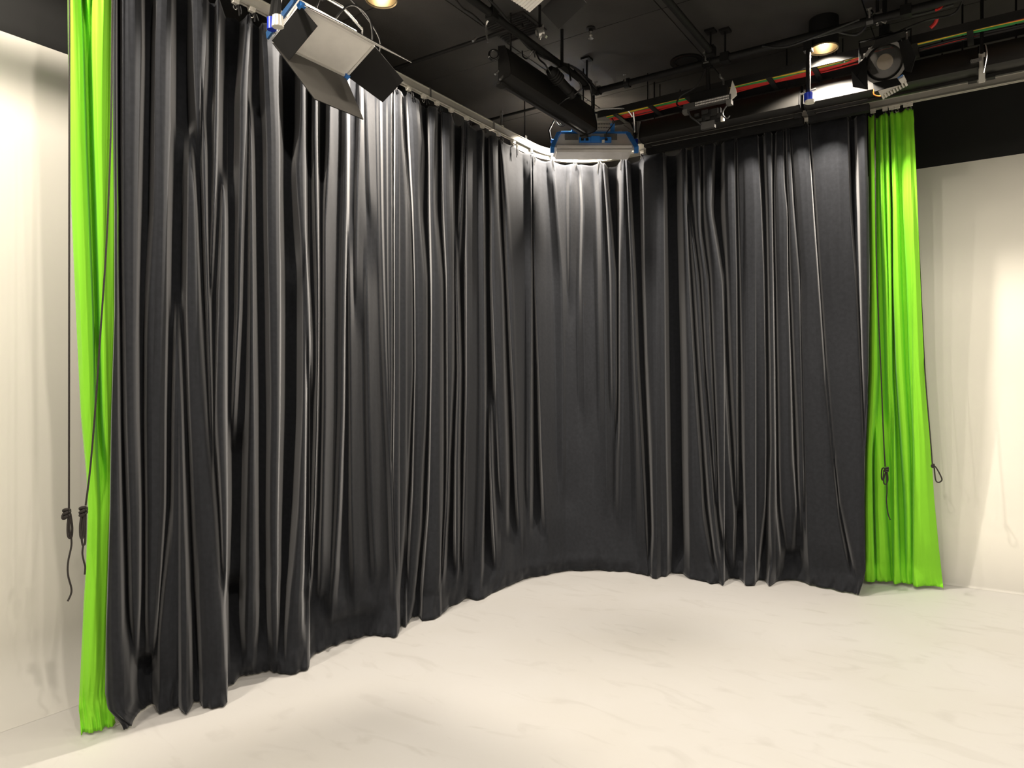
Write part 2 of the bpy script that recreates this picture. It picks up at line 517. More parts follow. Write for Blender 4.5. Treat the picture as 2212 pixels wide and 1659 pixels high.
    ns = gauss1(gauss1(rng.randn(nrow, ncol), 9, 0), 5, 1); ns /= ns.std()
    DD += 0.0025 * ns
    fh = sstep((Z - zbot - 0.02) / 0.34)
    DD = DD * (0.30 + 0.70 * fh)
    topf = sstep((ztop - Z) / 0.22)
    DD *= 0.35 + 0.65 * topf
    DD += np.where(Z < zbot + hemh, 0.006 + 0.020 * (1 - np.clip((Z - zbot) / hemh, 0, 1)), 0.0) + np.where(Z > ztop - 0.085, 0.004, 0.0)
    hw = gauss1(gauss1(rng.randn(nrow, ncol), 1.5, 0), 4, 1); hw /= hw.std()
    DD += 0.006 * hw * np.exp(-((Z - zbot) / 0.18) ** 2)
    D = DB - 1.18 * DD + off
    s = (XP - W / 2) / F
    X = s * D
    V[..., 0] = X * CT - D * ST; V[..., 1] = X * ST + D * CT; V[..., 2] = Z
    vs = V.reshape(-1, 3)
    idx = np.arange(nrow * ncol).reshape(nrow, ncol)
    q = np.stack([idx[:-1, :-1], idx[1:, :-1], idx[1:, 1:], idx[:-1, 1:]], -1).reshape(-1, 4)
    me = bpy.data.meshes.new(name)
    o0 = OFF[parent.name] if parent else Vector((0, 0, 0))
    me.vertices.add(len(vs)); me.vertices.foreach_set('co', (vs - np.array(o0)).ravel())
    me.loops.add(q.size); me.loops.foreach_set('vertex_index', q.ravel().astype(np.int32))
    me.polygons.add(len(q)); me.polygons.foreach_set('loop_start', np.arange(0, q.size, 4).astype(np.int32))
    me.polygons.foreach_set('use_smooth', np.ones(len(q), bool))
    me.update(calc_edges=True); me.validate()
    me.materials.append(material)
    ob = bpy.data.objects.new(name, me); COL.objects.link(ob)
    so = ob.modifiers.new('cloth_thickness', 'SOLIDIFY'); so.thickness = thick; so.offset = -1
    if parent: ob.parent = parent; OFF[ob.name] = o0
    return ob

T = dict(top=1); B = dict(bot=1); TB = dict(top=1, bot=1)
def o(**k): d = dict(k); return d
soft = dict(top=1, bot=1, g=0.35, hard=0.5)
black_bands = [
 ([(-150,246,252),(100,246,250),(450,248,252),(675,248,254),(900,241,256),(1100,238,260),(1350,230,265),(1500,232,285)], TB),
 ([(-150,262,306),(0,263,306),(100,264,307),(300,264,302),(450,265,298),(675,268,295),(900,272,297),(1100,279,302),(1350,285,301),(1420,290,298)], T),
 ([(-150,339,372),(0,339,371),(100,335,370),(300,333,366),(450,331,362),(675,318,359),(900,316,356),(1100,318,355),(1350,318,340),(1440,318,333)], T),
 ([(650,381,383),(900,375,393),(1100,374,398),(1300,350,405),(1350,345,409),(1500,345,412)], B),
 ([(-150,417,447),(0,417,447),(100,417,446),(200,421,440),(330,427,429)], T),
 ([(280,407,413),(450,406,423),(675,404,432),(900,410,447),(1100,419,465),(1350,431,484),(1500,438,489)], B),
 ([(200,432,436),(300,438,444),(450,440,446),(675,448,452),(900,455,458),(1000,461,463)], {}),
 ([(-150,470,474),(0,470,474),(100,468,472),(300,464,470),(450,461,464),(640,452,454)], T),
 ([(350,478,484),(450,480,487),(675,472,487),(900,466,488),(1100,478,492),(1300,483,489)], {}),
 ([(0,535,543),(30,535,541),(100,528,538),(200,519,534),(300,519,532),(450,516,525),(675,513,519),(900,503,506),(950,500,502)], T),
 ([(200,536,540),(300,540,544),(450,540,546),(675,540,548),(900,538,551),(1100,532,552),(1300,530,553),(1440,520,560)], {}),
 ([(60,566,598),(200,572,600),(300,577,604),(450,577,604),(675,582,605),(900,585,604),(1100,582,600),(1350,584,600),(1440,588,600)], T),
 ([(150,651,659),(250,650,659),(360,638,660),(450,644,660),(540,652,661),(650,657,668),(800,664,676),(850,668,676)], T),
 ([(560,653,659),(700,655,661),(900,654,661),(1100,644,659),(1350,620,652),(1440,618,666)], o(bot=1, hard=0.1)),
 ([(170,680,684),(300,677,685),(450,679,687),(600,684,689),(750,686,688),(900,683,686),(1100,677,680),(1300,666,670)], T),
 ([(200,712,714),(300,710,713),(450,701,704),(600,700,705),(900,699,706),(1100,695,701),(1300,688,700)], o(top=1, g=.45, hard=.5)),
 ([(230,746,750),(300,746,751),(450,743,750),(600,739,746),(900,736,742),(1100,728,734),(1250,719,724),(1350,714,718)], o(top=1, g=.5)),
 ([(480,752,755),(700,755,759),(900,757,761),(1100,759,763),(1300,766,770),(1340,768,771)], o(g=.35, hard=.5)),
 ([(240,777,780),(400,770,774),(600,768,771),(700,768,771)], o(top=1, g=.25, hard=.5)),
 ([(200,789,792),(400,796,800),(530,803,806)], o(top=1, g=.2, hard=.5)),
 ([(520,790,794),(600,790,795),(900,796,801),(1100,802,807),(1250,811,816),(1320,814,818)], o(g=.4, hard=.5)),
 ([(230,818,821),(450,821,824),(600,825,828),(750,830,833),(900,837,840),(1000,843,846),(1100,846,849),(1250,851,855),(1370,845,861)], o(top=1, bot=1, g=.25, hard=.3)),
 ([(200,838,847),(600,839,848),(900,842,847),(1020,844,846)], o(top=1, hard=.1, g=1.6)),
 ([(200,853,868),(300,853,872),(450,852,885),(600,852,890),(800,852,891),(900,851,886),(1000,850,882),(1100,851,876),(1300,858,863)], T),
 ([(220,880,905),(300,884,914),(450,892,908),(600,896,921),(800,897,921),(900,895,919),(1050,892,911),(1150,886,908),(1300,877,893),(1345,872,882)], TB),
 ([(260,927,943),(450,929,940),(600,933,955),(800,932,956),(1000,929,956),(1100,926,955),(1250,914,950),(1330,912,952)], TB),
 ([(280,955,976),(450,958,978),(600,965,980),(800,966,979),(1000,967,970),(1100,964,967),(1250,954,958),(1300,954,958)], T),
 ([(250,1003,1007),(300,1003,1006),(400,997,999),(550,989,991)], T),
 ([(500,982,984),(600,985,988),(800,990,994),(1000,985,991),(1250,984,992)], {}),
 ([(250,1007,1012),(450,1008,1011),(600,1008,1013),(850,1008,1013),(1000,1005,1009),(1150,1001,1005),(1260,999,1003)], o(top=1, g=.35, hard=.5)),
 ([(320,1038,1044),(450,1040,1046),(600,1041,1047),(850,1043,1048),(1000,1042,1047),(1100,1039,1045),(1250,1033,1040),(1290,1030,1040)], o(top=1, bot=1, hard=.15)),
 ([(300,1058,1075),(450,1062,1077),(600,1062,1085),(800,1070,1090),(900,1074,1093),(1050,1080,1097),(1150,1090,1098)], o(top=1)),
 ([(850,1057,1060),(900,1058,1061),(1000,1060,1063),(1100,1064,1067),(1200,1070,1073),(1250,1072,1075)], o(g=.5)),
 ([(300,1079,1086),(450,1090,1100),(600,1096,1110),(800,1106,1116),(900,1111,1118),(1050,1116,1121),(1150,1123,1127),(1240,1129,1131)], o(top=1, g=.3, hard=.5)),
 ([(340,1145,1149),(600,1144,1149),(900,1142,1147),(1150,1140,1146)], o(top=1, g=.7)),
 ([(400,1150,1152),(600,1155,1159),(800,1164,1168),(975,1170,1175),(1100,1176,1181),(1230,1189,1195)], o(g=.22, hard=.5, top=1)),
 ([(340,1188,1197),(450,1198,1205),(600,1208,1217),(800,1212,1221),(1100,1212,1222)], o(g=.2, hard=.5, top=1)),
 ([(350,1231,1237),(450,1229,1235),(550,1229,1234),(700,1230,1234)], o(g=.25, hard=.5, top=1)),
 ([(350,1253,1258),(450,1260,1265),(600,1256,1262),(800,1260,1266),(950,1262,1268)], o(g=.35, hard=.5, top=1)),
 ([(350,1290,1300),(450,1296,1302),(600,1301,1305),(800,1305,1309),(1000,1308,1312),(1150,1309,1314)], o(g=.3, hard=.5, top=1)),
 ([(360,1303,1306),(450,1311,1315),(600,1320,1330),(800,1322,1331),(950,1324,1331)], T),
 ([(330,1342,1348),(450,1341,1350),(600,1338,1352),(800,1338,1352),(950,1338,1350),(1100,1335,1345),(1180,1330,1340)], o(top=1, g=.4, hard=.5)),
 ([(320,1350,1353),(400,1354,1358),(600,1365,1370),(800,1372,1377),(975,1382,1387),(1100,1386,1394),(1200,1388,1398),(1240,1390,1400)], o(top=1, bot=1, g=.8)),
 ([(300,1391,1430),(400,1391,1433),(600,1393,1435),(800,1399,1436),(1000,1408,1439),(1150,1412,1442),(1225,1408,1441)], o(top=1, bot=1, f=.05)),
 ([(310,1472,1481),(450,1474,1482),(600,1478,1489),(800,1484,1500),(975,1486,1512),(1100,1488,1518),(1200,1490,1535),(1255,1490,1550)], o(top=1, bot=1, f=.05)),
 ([(430,1485,1488),(600,1500,1508),(800,1512,1521),(975,1524,1535),(1100,1533,1543),(1200,1545,1554),(1260,1558,1566)], o(bot=1)),
 ([(320,1497,1510),(380,1500,1512),(500,1505,1512),(600,1517,1529),(800,1526,1537),(975,1540,1546),(1100,1548,1550)], T),
 ([(310,1521,1542),(450,1522,1534),(600,1537,1560),(800,1544,1566),(975,1550,1575),(1100,1556,1585),(1200,1566,1590),(1230,1570,1590)], T),
 ([(300,1564,1587),(450,1566,1588),(600,1573,1591),(800,1580,1592),(900,1585,1592),(975,1590,1593),(1100,1590,1593)], T),
 ([(290,1592,1635),(450,1596,1644),(600,1600,1650),(800,1604,1653),(975,1606,1654),(1100,1612,1652),(1200,1615,1640),(1258,1609,1634)], TB),
 ([(280,1652,1666),(450,1658,1668),(600,1661,1670),(800,1665,1673),(975,1667,1675),(1100,1664,1676),(1200,1668,1685),(1258,1660,1670)], TB),
 ([(280,1678,1692),(400,1674,1694),(450,1674,1701),(600,1678,1702),(800,1682,1708),(975,1685,1712),(1100,1688,1720),(1200,1690,1722)], T),
 ([(270,1698,1704),(450,1704,1713),(600,1708,1727),(700,1713,1729),(800,1717,1731),(975,1725,1735),(1150,1728,1740)], o(top=1, g=.5)),
 ([(270,1708,1745),(450,1721,1757),(600,1731,1768),(700,1731,1775),(800,1734,1782),(975,1738,1799),(1100,1742,1812),(1200,1745,1830),(1250,1750,1848)], TB),
 ([(260,1750,1830),(450,1763,1836),(600,1773,1848),(800,1786,1860),(975,1801,1865),(1100,1815,1866),(1200,1838,1866),(1270,1852,1866)], TB),
 ([(250,1850,1872),(450,1857,1876),(600,1859,1878),(800,1863,1876),(900,1867,1872),(940,1868,1870)], T),
]
black_hem = [(225,1578),(268,1571),(290,1556),(310,1545),(340,1532),(385,1520),(392,1530),(402,1533),(412,1523),(425,1517),(455,1517),(478,1519),(490,1514),
 (492,1481),(520,1473),(560,1462),(600,1455),(640,1447),(664,1440),(668,1436),(670,1420),(690,1415),(720,1402),(750,1391),(800,1377),(858,1367),(862,1362),(864,1353),(876,1350),(880,1341),
 (905,1335),(950,1328),(955,1322),(980,1312),(1010,1297),(1060,1283),(1090,1273),(1130,1255),(1180,1245),(1222,1236),(1300,1235),(1360,1235),(1395,1238),(1410,1244),(1418,1245),(1428,1240),(1460,1241),(1500,1247),
 (1563,1261),(1566,1252),(1606,1255),(1610,1260),(1631,1260),(1634,1253),(1655,1256),(1662,1262),(1676,1255),(1720,1258),(1780,1265),(1820,1273),(1855,1282),(1872,1285)]
black_edges = ([(-300,237),(0,238),(100,240),(300,243),(450,247),(675,247),(900,240),(1100,237),(1350,229),(1500,227),(1530,232),(1560,262),(1575,268)],
               [(200,1872),(290,1872),(450,1877),(600,1878),(800,1876),(900,1872),(1000,1867),(1150,1868),(1230,1870),(1260,1863),(1282,1856)])
bc = thing('black_curtain', (XF, YF, 0.0), 'black velour curtain in deep folds filling the corner between the two green drapes', 'curtain')
drape('cloth', black_bands, black_edges, fp, black_hem, ZF - 0.045, 0.010, CARR, bc, M['velvet'])
# ties at the carriers
for i, c in enumerate(CARR):
    if c < 500: continue
    x, y = np.interp(c, fp[:, 0], fp[:, 2]), np.interp(c, fp[:, 0], fp[:, 3])
    inn = Vector((1, 0, 0)) if x < XF + 0.05 else (Vector((0, -1, 0)) if y > YF - 0.05 else Vector((0.7, -0.7, 0)))
    b0 = Vector((x, y, ZF - 0.045)) + inn * 0.03
    L = random.choice((0.03, 0.04, 0.05)) if c not in (1192, 1296, 1109, 1146, 1345) else 0.10
    q = Vector((random.uniform(-.008, .008), random.uniform(-.008, .008), 0))
    mb = MB().tube([b0 - inn * 0.03 + Vector((0, 0, 0.006)), b0 + Vector((0, 0, 0.006)), b0 + Vector((0, 0, -0.02)) + q * .3, b0 + Vector((0, 0, -L)) + q], 0.004, 6)
    mb.tube([b0 + Vector((0.006, 0.006, 0.0)), b0 + Vector((0.010, 0.010, -L * 0.5)), b0 + Vector((0.012, 0.010, -L * 0.85)) - q], 0.0035, 6)
    mb.build('tie', M['rubber'], bc)

# green drapes
g_left = [
 ([(-200,148,174),(0,148,175),(300,153,184),(450,156,190),(675,163,199),(900,176,204),(1020,190,208),(1100,191,218),(1350,182,219),(1450,178,221),(1560,178,224)], o(top=1, bot=1, g=.75)),
 ([(-200,186,194),(0,186,194),(60,189,192),(95,190,192)], o(top=1, g=.6)),
 ([(-200,199,237),(0,199,236),(100,198,233),(300,203,228),(450,208,229),(675,215,232),(900,222,237),(1000,229,238),(1060,234,237)], o(top=1, g=.9)),
]
gl_edges = ([(-300,146),(0,146),(300,149),(450,154),(700,165),(900,174.5),(1030,187),(1100,189.5),(1240,185),(1300,181),(1440,174.5),(1520,170.5),(1580,177)],
            [(-300,246),(0,246),(450,256),(900,254),(1100,252),(1350,244),(1500,240),(1565,250)])
gl = thing('green_curtain', (XF, 1.5, 0.0), 'bright green chroma key drape hanging left of the black curtain', 'curtain', 'green screen drapes')
drape('cloth', g_left, gl_edges, fp, [(160,1581),(177,1579),(200,1575),(225,1569),(250,1564),(262,1562)], ZF - 0.045, 0.012, [150, 160, 185, 205, 228, 250], gl, M['green'], step=0.9, off=0.02, gap_k=0.9, gap_max=0.14)
g_right = [
 ([(230,1876,1889),(450,1880,1890),(600,1881,1893),(800,1879,1895),(975,1872,1884),(1100,1870,1886),(1260,1872,1890)], TB),
 ([(230,1899,1906),(450,1904,1911),(600,1911,1918),(800,1916,1922),(975,1923,1929)], o(top=1, g=.5)),
 ([(900,1885,1905),(1000,1888,1910),(1100,1890,1912),(1260,1895,1927)], o(bot=1, g=.6)),
 ([(230,1911,1918),(450,1917,1924),(600,1919,1926),(800,1922,1928),(975,1925,1935),(1100,1928,1938),(1260,1929,1945)], o(top=1, bot=1, hard=.15)),
 ([(230,1922,1930),(450,1929,1941),(600,1929,1946),(800,1936,1954),(975,1949,1965),(1100,1958,1968),(1260,1960,1970)], o(top=1, bot=1, g=.4)),
 ([(230,1950,1968),(450,1953,1977),(600,1961,1986),(800,1966,1994),(975,1976,2010),(1100,1974,2020),(1260,1973,2035)], TB),
]
gr_edges = ([(200,1873),(250,1875),(450,1877),(600,1879),(800,1876),(975,1869),(1100,1867),(1255,1868)],
            [(200,1970),(250,1973),(365,1979),(600,1988),(800,1997),(950,2011),(1010,2014),(1075,2018),(1180,2028),(1262,2037)])
gr = thing('green_curtain', (-0.9, YR_, 0.0), 'bright green chroma key drape hanging right of the black curtain', 'curtain', 'green screen drapes')
drape('cloth', g_right, gr_edges, rp, [(1860,1254),(1880,1253),(1900,1254),(1929,1252),(1931,1257),(1971,1259),(1973,1263),(2037,1262),(2050,1262)], ZR_ - 0.045, 0.025,
      [1876] + GCARR_R + [1975], gr, M['green'], step=0.9, gap_k=0.9, gap_max=0.12)
# the wire hem cord at the far edge of the right drape
# ------------------------------------------------------------------ pull cords
def smooth_pts(pts, n=8):
    pts = [Vector(p) for p in pts]; out = []
    for i in range(len(pts) - 1):
        p0, p1, p2, p3 = pts[max(i - 1, 0)], pts[i], pts[i + 1], pts[min(i + 2, len(pts) - 1)]
        for k in range(n):
            t = k / n
            out.append(0.5 * ((2 * p1) + (p2 - p0) * t + (2 * p0 - 5 * p1 + 4 * p2 - p3) * t * t + (3 * p1 - p0 - 3 * p2 + p3) * t ** 3))
    out.append(pts[-1]); return out

def cord(label, to3, line, knot, loops, tail, r, kr):
    """line, loops and tail as view points turned into room points by to3"""
    k0 = to3(*knot)
    root = thing('pull_cord', to3(*tail[-1]) if tail else k0, label, 'cord', 'curtain pull cords')
    MB().tube(smooth_pts([to3(*p) for p in line]), r, 8).build('cord_line', M['cord'], root, smooth=True)
    mb = MB()
    for j in range(3):
        c = k0 + Vector((0, 0, (j - 1) * kr * 0.75))
        pts = []
        for q in range(15):
            t = 2 * math.pi * q / 14
            pts.append(c + Vector((math.cos(t) * kr * (0.75 + .15 * (j % 2)), math.sin(t) * kr * .8, math.sin(t + j) * kr * 0.45)))
        mb.tube(pts, r * 1.55, 8)
    mb.build('knot', M['cord'], root, smooth=True)
    for lp in loops:
        MB().tube(smooth_pts([to3(*p) for p in lp]), r * 1.05, 8).build('loop', M['cord'], root, smooth=True)
    if tail: MB().tube(smooth_pts([to3(*p) for p in tail]), r * 0.95, 8).build('tail', M['cord'], root, smooth=True)
    return root
LC = lambda px, py, d=0.0: Px(px, -3.29 + d, py)
cord('dark pull cord hanging against the cream wall, furthest left', LC,
     [(149, -75), (150, 85), (149.5, 600), (149, 1100)], (144, 1108),
     [[(147, 1112), (136, 1112), (135, 1120), (141, 1120), (146, 1114)], [(149, 1110), (146, 1135), (147, 1158), (154, 1161), (156, 1140), (152, 1110)], [(151, 1112), (150, 1138), (152, 1160)]],
     [(154, 1161), (154, 1180), (147, 1215), (147, 1242), (154, 1270), (153, 1284), (146, 1299)], 0.0042, 0.014)
LC2 = lambda px, py, d=0.0: Px(px, -3.27 + d, py)
cord('dark pull cord slanting across the left green drape', LC2,
     [(243, -60), (240, 250), (234, 440), (228, 560), (219, 690), (206, 880), (195, 1010), (185, 1092)], (180, 1104),
     [[(177, 1108), (173, 1135), (174, 1160), (180, 1158), (182, 1112)], [(181, 1110), (176, 1150), (178, 1175), (181, 1177), (184, 1168), (185, 1110)]],
     [(180, 1177), (178, 1195), (181, 1212), (184, 1224), (183, 1241)], 0.0042, 0.015)
def RC(px, py, d=0.0):
    z = CAMZ + (H / 2 - py) * 5.2 / F
    return Py(px, 5.90 - 0.07 + 0.30 * max(0.0, min(1.0, (3.6 - z) / 3.6)) - 0.03 + d, py)
cord('thin dark pull cord hanging over the right green drape', RC,
     [(1890, 250), (1892, 500), (1895, 620), (1903, 800), (1908, 930), (1912, 1008)], (1915, 1014),
     [[(1910, 1010), (1905, 1014), (1904, 1030), (1906, 1037), (1908, 1030), (1909, 1016)], [(1914, 1018), (1909, 1035), (1910, 1045), (1915, 1045), (1918, 1035), (1916, 1018)]],
     [(1915, 1018), (1916, 1060), (1915, 1080), (1918, 1108), (1923, 1123)], 0.0045, 0.013)
RC2 = lambda px, py, d=0.0: Py(px, 6.12 + d, py)
cord('thin dark pull cord ending in an open loop beside the right green drape', RC2,
     [(1974, 250), (1981, 450), (1988, 600), (1998, 800), (2010, 950), (2014, 1004)], (2015, 1006),
     [[(2016, 1006), (2022, 1010), (2033, 1030), (2034, 1038), (2027, 1042), (2021, 1036), (2018, 1010)]], [], 0.0045, 0.008)

# ------------------------------------------------------------------ ceiling grid pipes
def pipe(label, a, b, r=0.024, drops=()):
    a, b = Vector(a), Vector(b)
    root = thing('grid_pipe', a, label, 'pipe', 'black lighting grid pipes')
    MB().cyl(a, b, r, 16).build('tube', M['black'], root, smooth=True)
    for t in drops:
        p = a.lerp(b, t)
        MB().cyl(p, (p.x, p.y, ZC), 0.007, 8).box((p.x, p.y, ZC - 0.008), (0.07, 0.07, 0.016)).box(p, (0.06, 0.06, 0.062)).build('ceiling_drop', M['black'], root)
    return root
ZP = 3.90
pipe('long black pipe running along the left wall side above the hanging trough', (-2.58, 0.0, ZP), (-2.58, 4.985, ZP), drops=(.3, .72, .97))
pipe('long black pipe crossing the ceiling in front of the cable tray', (-2.62, 4.99, ZP), (3.6, 4.99, ZP), drops=(.17, .35, .6))
pipe('black pipe running down the middle of the ceiling to the cross pipe', (-1.65, 1.0, ZP + .05), (-1.65, 4.98, ZP + .05), drops=(.5, .99))
pipe('thin black pipe reaching from the left wall behind the soft light', (-4.05, 3.89, 3.95), (-2.55, 3.89, 3.95), 0.014)
pipe('short thin black pipe reaching the corner above the track bend', (-4.05, 5.12, 3.95), (-2.95, 5.12, 3.95), 0.012)
pipe('black pipe of the grid at the top right behind the spotlight', (-0.4, 4.62, ZP + .05), (3.6, 4.62, ZP + .05), drops=(.2, .7))
# bright hanger strap at the end of the short pipe
hs = thing('hanger_strap', Pz(1083, 268, 3.76), 'short pale metal strap dropping from the ceiling to the track bend', 'strap')
p = Pz(1083, 268, 3.76)
MB().box(p + Vector((0, 0, 0.05)), (0.022, 0.012, 0.12)).build('strap_plate', M['chrome'], hs)
MB().cyl(p + Vector((0, -0.012, 0.085)), p + Vector((0, 0.014, 0.085)), 0.007, 8).build('bolt', M['chrome'], hs)
MB().box(p + Vector((0, 0, -0.02)), (0.045, 0.02, 0.008)).build('foot_plate', M['alu'], hs)

# ------------------------------------------------------------------ hanging troughs
def trough(label, a, b, inn, th_=0.15, bar=1.0):
    """a,b bottom edge ends; inn = unit vector towards the room; rounded shell with a lip and end caps"""
    a, b, inn = Vector(a), Vector(b), Vector(inn)
    root = thing('light_trough', a, label, 'trough', 'black ceiling troughs')
    d = (b - a)
    prof = []
    for i in range(9):
        t = math.radians(-8 + 80 * i / 8)
        prof.append((0.02 + 0.15 * math.cos(t) - 0.05, 0.03 + 0.17 * math.sin(t)))
    prof = [(0.0, 0.012), (0.03, 0.010), (0.075, 0.02)] + [(0.095 - 0.045 * (k / 7) ** 2, 0.035 + th_ * k / 7) for k in range(8)] + [(0.0, th_ + .045)]
    MB().prism([a + inn * q + Vector((0, 0, z)) for q, z in prof], d).build('shell', M['trough'], root, smooth=True)
    e = d.normalized()
    for p, s in ((a, -1), (b, 1)):
        MB().prism([p + inn * (q * 1.06) + Vector((0, 0, z * 1.04 - 0.004)) for q, z in prof], e * 0.008 * s).build('end_cap', M['black'], root)
    MB().prism([a + inn * q + Vector((0, 0, z)) for q, z in ((-0.012, -0.012), (0.014, -0.012), (0.014, 0.004), (-0.012, 0.004))], d).build('lip_rail', M['trough'], root)
    if bar: MB().prism([a + inn * q + Vector((0, 0, z)) for q, z in ((-0.085, -0.06), (-0.03, -0.06), (-0.03, -0.01), (-0.085, -0.01))], d * bar).build('lower_bar', M['black'], root)
    for t in (0.08, 0.92):
        p = a.lerp(b, t)
        MB().cyl(p + inn * 0.03 + Vector((0, 0, 0.18)), p + inn * 0.03 + Vector((0, 0, ZC - p.z)), 0.006, 8).build('hanger_rod', M['black'], root)
    for p, s in ((a, 1), (b, -1)):
        MB().box(p + e * 0.03 * s + Vector((0, 0, -0.01)), (0.05, 0.05, 0.022)).build('clip', M['blackmat'], root)
    return root
YT, ZT = 5.565, 3.605
def tx(px): return Py(px, YT - 0.06, z=ZT).x
trough('long grey black ceiling trough right of the blue framed panel', (tx(1386), YT, ZT), (tx(1728), YT, ZT), (0, -1, 0))
trough('black ceiling trough behind the round spotlight, catching the lamp glare', (tx(1740), YT, ZT), (tx(2112), YT, ZT), (0, -1, 0), bar=(tx(1873) - tx(1740)) / (tx(2112) - tx(1740)))
trough('black ceiling trough at the right edge beyond the hanger bracket', (tx(2128), YT, ZT), (2.0, YT, ZT), (0, -1, 0), bar=0)
trough('slim black trough hanging along the ceiling pipe in front of the corner', (-2.72, 3.86, 3.605), (-2.72, 5.08, 3.605), (1, 0, 0), 0.19, bar=0)

# hanger bracket between troughs
p = Py(2121, YT - 0.09, 140)
hb = thing('hanger_bracket', p, 'pale steel clamp bracket hanging between the two right troughs', 'bracket')
MB().box(p + Vector((0, 0, -0.02)), (0.035, 0.006, 0.19)).build('plate', M['alu'], hb)
MB().box(p + Vector((-0.03, -0.01, 0.03)), (0.06, 0.02, 0.022)).build('clamp_arm', M['chrome'], hb)
MB().cyl(p + Vector((-0.055, -0.02, 0.03)), p + Vector((-0.055, 0.02, 0.03)), 0.008, 8).build('bolt', M['chrome'], hb)
MB().cyl(p + Vector((0.0, 0, 0.07)), p + Vector((0, 0, ZC - p.z)), 0.01, 8).build('hanger_rod', M['black'], hb)
MB().tube(smooth_pts([p + Vector((0.02, -0.01, 0.12)), p + Vector((0.026, -0.012, 0.05)), p + Vector((0.008, -0.012, -0.06))]), 0.004, 6).build('safety_wire', M['chrome'], hb)

# ------------------------------------------------------------------ cable tray and cables
ty0, ty1, tz = 5.345, 5.60, 3.855
tray = thing('cable_tray', (-2.5, 5.4, tz), 'long black ladder cable tray carrying coloured cables under the ceiling', 'cable tray')
for yy in (ty0, ty1):
    MB().prism([(-2.75, yy - .006, tz - .02), (-2.75, yy + .006, tz - .02), (-2.75, yy + .006, tz + .035), (-2.75, yy - .006, tz + .035)], (6.2, 0, 0)).build('side_rail', M['blackmat'], tray)
rung = None
for i in range(20):
    x = -2.6 + i * 0.31
    if rung is None:
        r_ = MB().box((0, 0, 0), (0.035, ty1 - ty0, 0.012)).build('rung', M['blackmat'], None); rung = r_.data
    else:
        r_ = bpy.data.objects.new('rung', rung); COL.objects.link(r_)
    r_.parent = tray; r_.location = Vector((x, (ty0 + ty1) / 2, tz - 0.012)) - tray.location
for x in (-2.3, -0.9, 0.9):
    for yy in (ty0, ty1):
        MB().cyl((x, yy, tz), (x, yy, ZC), 0.005, 6).build('hanger_rod', M['black'], tray)
def tcable(label, ys, m, r=0.0085, z=tz + 0.006, x0=-2.7, x1=3.3, grp='coloured cables in the tray'):
    pts = []
    n = 60
    for i in range(n + 1):
        x = x0 + (x1 - x0) * i / n
        y = np.interp(x, [q[0] for q in ys], [q[1] for q in ys]) + 0.004 * math.sin(x * 5 + len(label))
        pts.append((x, y, z + 0.004 * math.sin(x * 9 + len(label) * .7)))
    o_ = MB().tube(pts, r, 8).build('cable', m, None, smooth=True)
    return tag(o_, label, 'cable', grp)
xf = Py(1905, 5.4, z=3.87).x
tcable('yellow cable lying along the cable tray', [(-2.7, 5.41), (xf - .3, 5.41), (xf + .2, 5.41), (3.3, 5.41)], M['yellow'])
tcable('green cable lying beside the yellow one in the tray', [(-2.7, 5.43), (xf - .3, 5.43), (xf + .2, 5.43), (3.3, 5.43)], M['greencable'], r=0.0105)
for k, (lab, dy) in enumerate((('red cable nearest the yellow one in the tray', 0), ('red cable in the middle of the red bundle in the tray', .017), ('red cable furthest from the yellow one in the tray', .034))):
    tcable(lab, [(-2.7, 5.462 + dy), (xf - .35, 5.462 + dy), (xf + .1, 5.356 + dy), (3.3, 5.356 + dy)], M['red'], r=0.0085)
tcable('thin dark red cable along the far side of the cable tray', [(-2.7, 5.535), (3.3, 5.475)], M['red'], r=0.006)
tcable('black cable lying along the near side of the tray', [(-2.7, 5.362), (xf - .4, 5.362), (xf + .1, 5.50), (3.3, 5.50)], M['rubber'], r=0.010)
tcable('second black cable between the tray rails', [(-2.7, 5.383), (xf - .4, 5.383), (xf + .1, 5.53), (3.3, 5.53)], M['rubber'], r=0.009)

# ------------------------------------------------------------------ soft light (top left)
dL, dR, UP = Vector((0, 1, 0)), Vector((1, 0, 0)), Vector((0, 0, 1))
u_ = (dR * 0.216 + UP * 0.116).normalized()
n_ = (dR * 0.116 - UP * 0.216).normalized()
BR = cw(-0.9414, 4.034, 3.35); BL = cw(-1.245, 3.645, 3.35)
BL = BR - dL * (BR - BL).length
hgt = 0.245
TR, TL = BR + u_ * hgt, BL + u_ * hgt
cen = (BR + TL) / 2
sl = thing('soft_light', cen, 'square soft light with white diffuser and four black barn doors hanging before the curtain', 'studio light', 'overhead studio lights')
def plate(pts, th, nrm): return MB().prism([Vector(q) for q in pts], nrm * th)
plate([TL, TR, BR, BL], 0.010, n_ * -1).build('diffuser', M['diffuser'], sl)
back = n_ * -0.11
ins = lambda c, k: c + (cen - c) * k
mb = MB(); vs = [TL, TR, BR, BL]
mb.add([q + n_ * -0.012 for q in vs] + [ins(q, .25) + back for q in vs], [(0, 1, 2, 3), (7, 6, 5, 4)] + [(i, (i + 1) % 4, 4 + (i + 1) % 4, 4 + i) for i in range(4)])
mb.build('housing', M['silver'], sl)
def frame_bar(a, b, m, nm):
    d = (b - a)
    return MB().prism([a + u_ * x + n_ * z for x, z in ((-.007, -.012), (.007, -.012), (.007, .006), (-.007, .006))] if abs(d.normalized().dot(dL)) > .5 else
                      [a + dL * x + n_ * z for x, z in ((-.007, -.012), (.007, -.012), (.007, .006), (-.007, .006))], d).build(nm, m, sl)
for a, b in ((BL, BR), (BR, TR), (TR, TL), (TL, BL)): frame_bar(a, b, M['silver'], 'frame_bar')
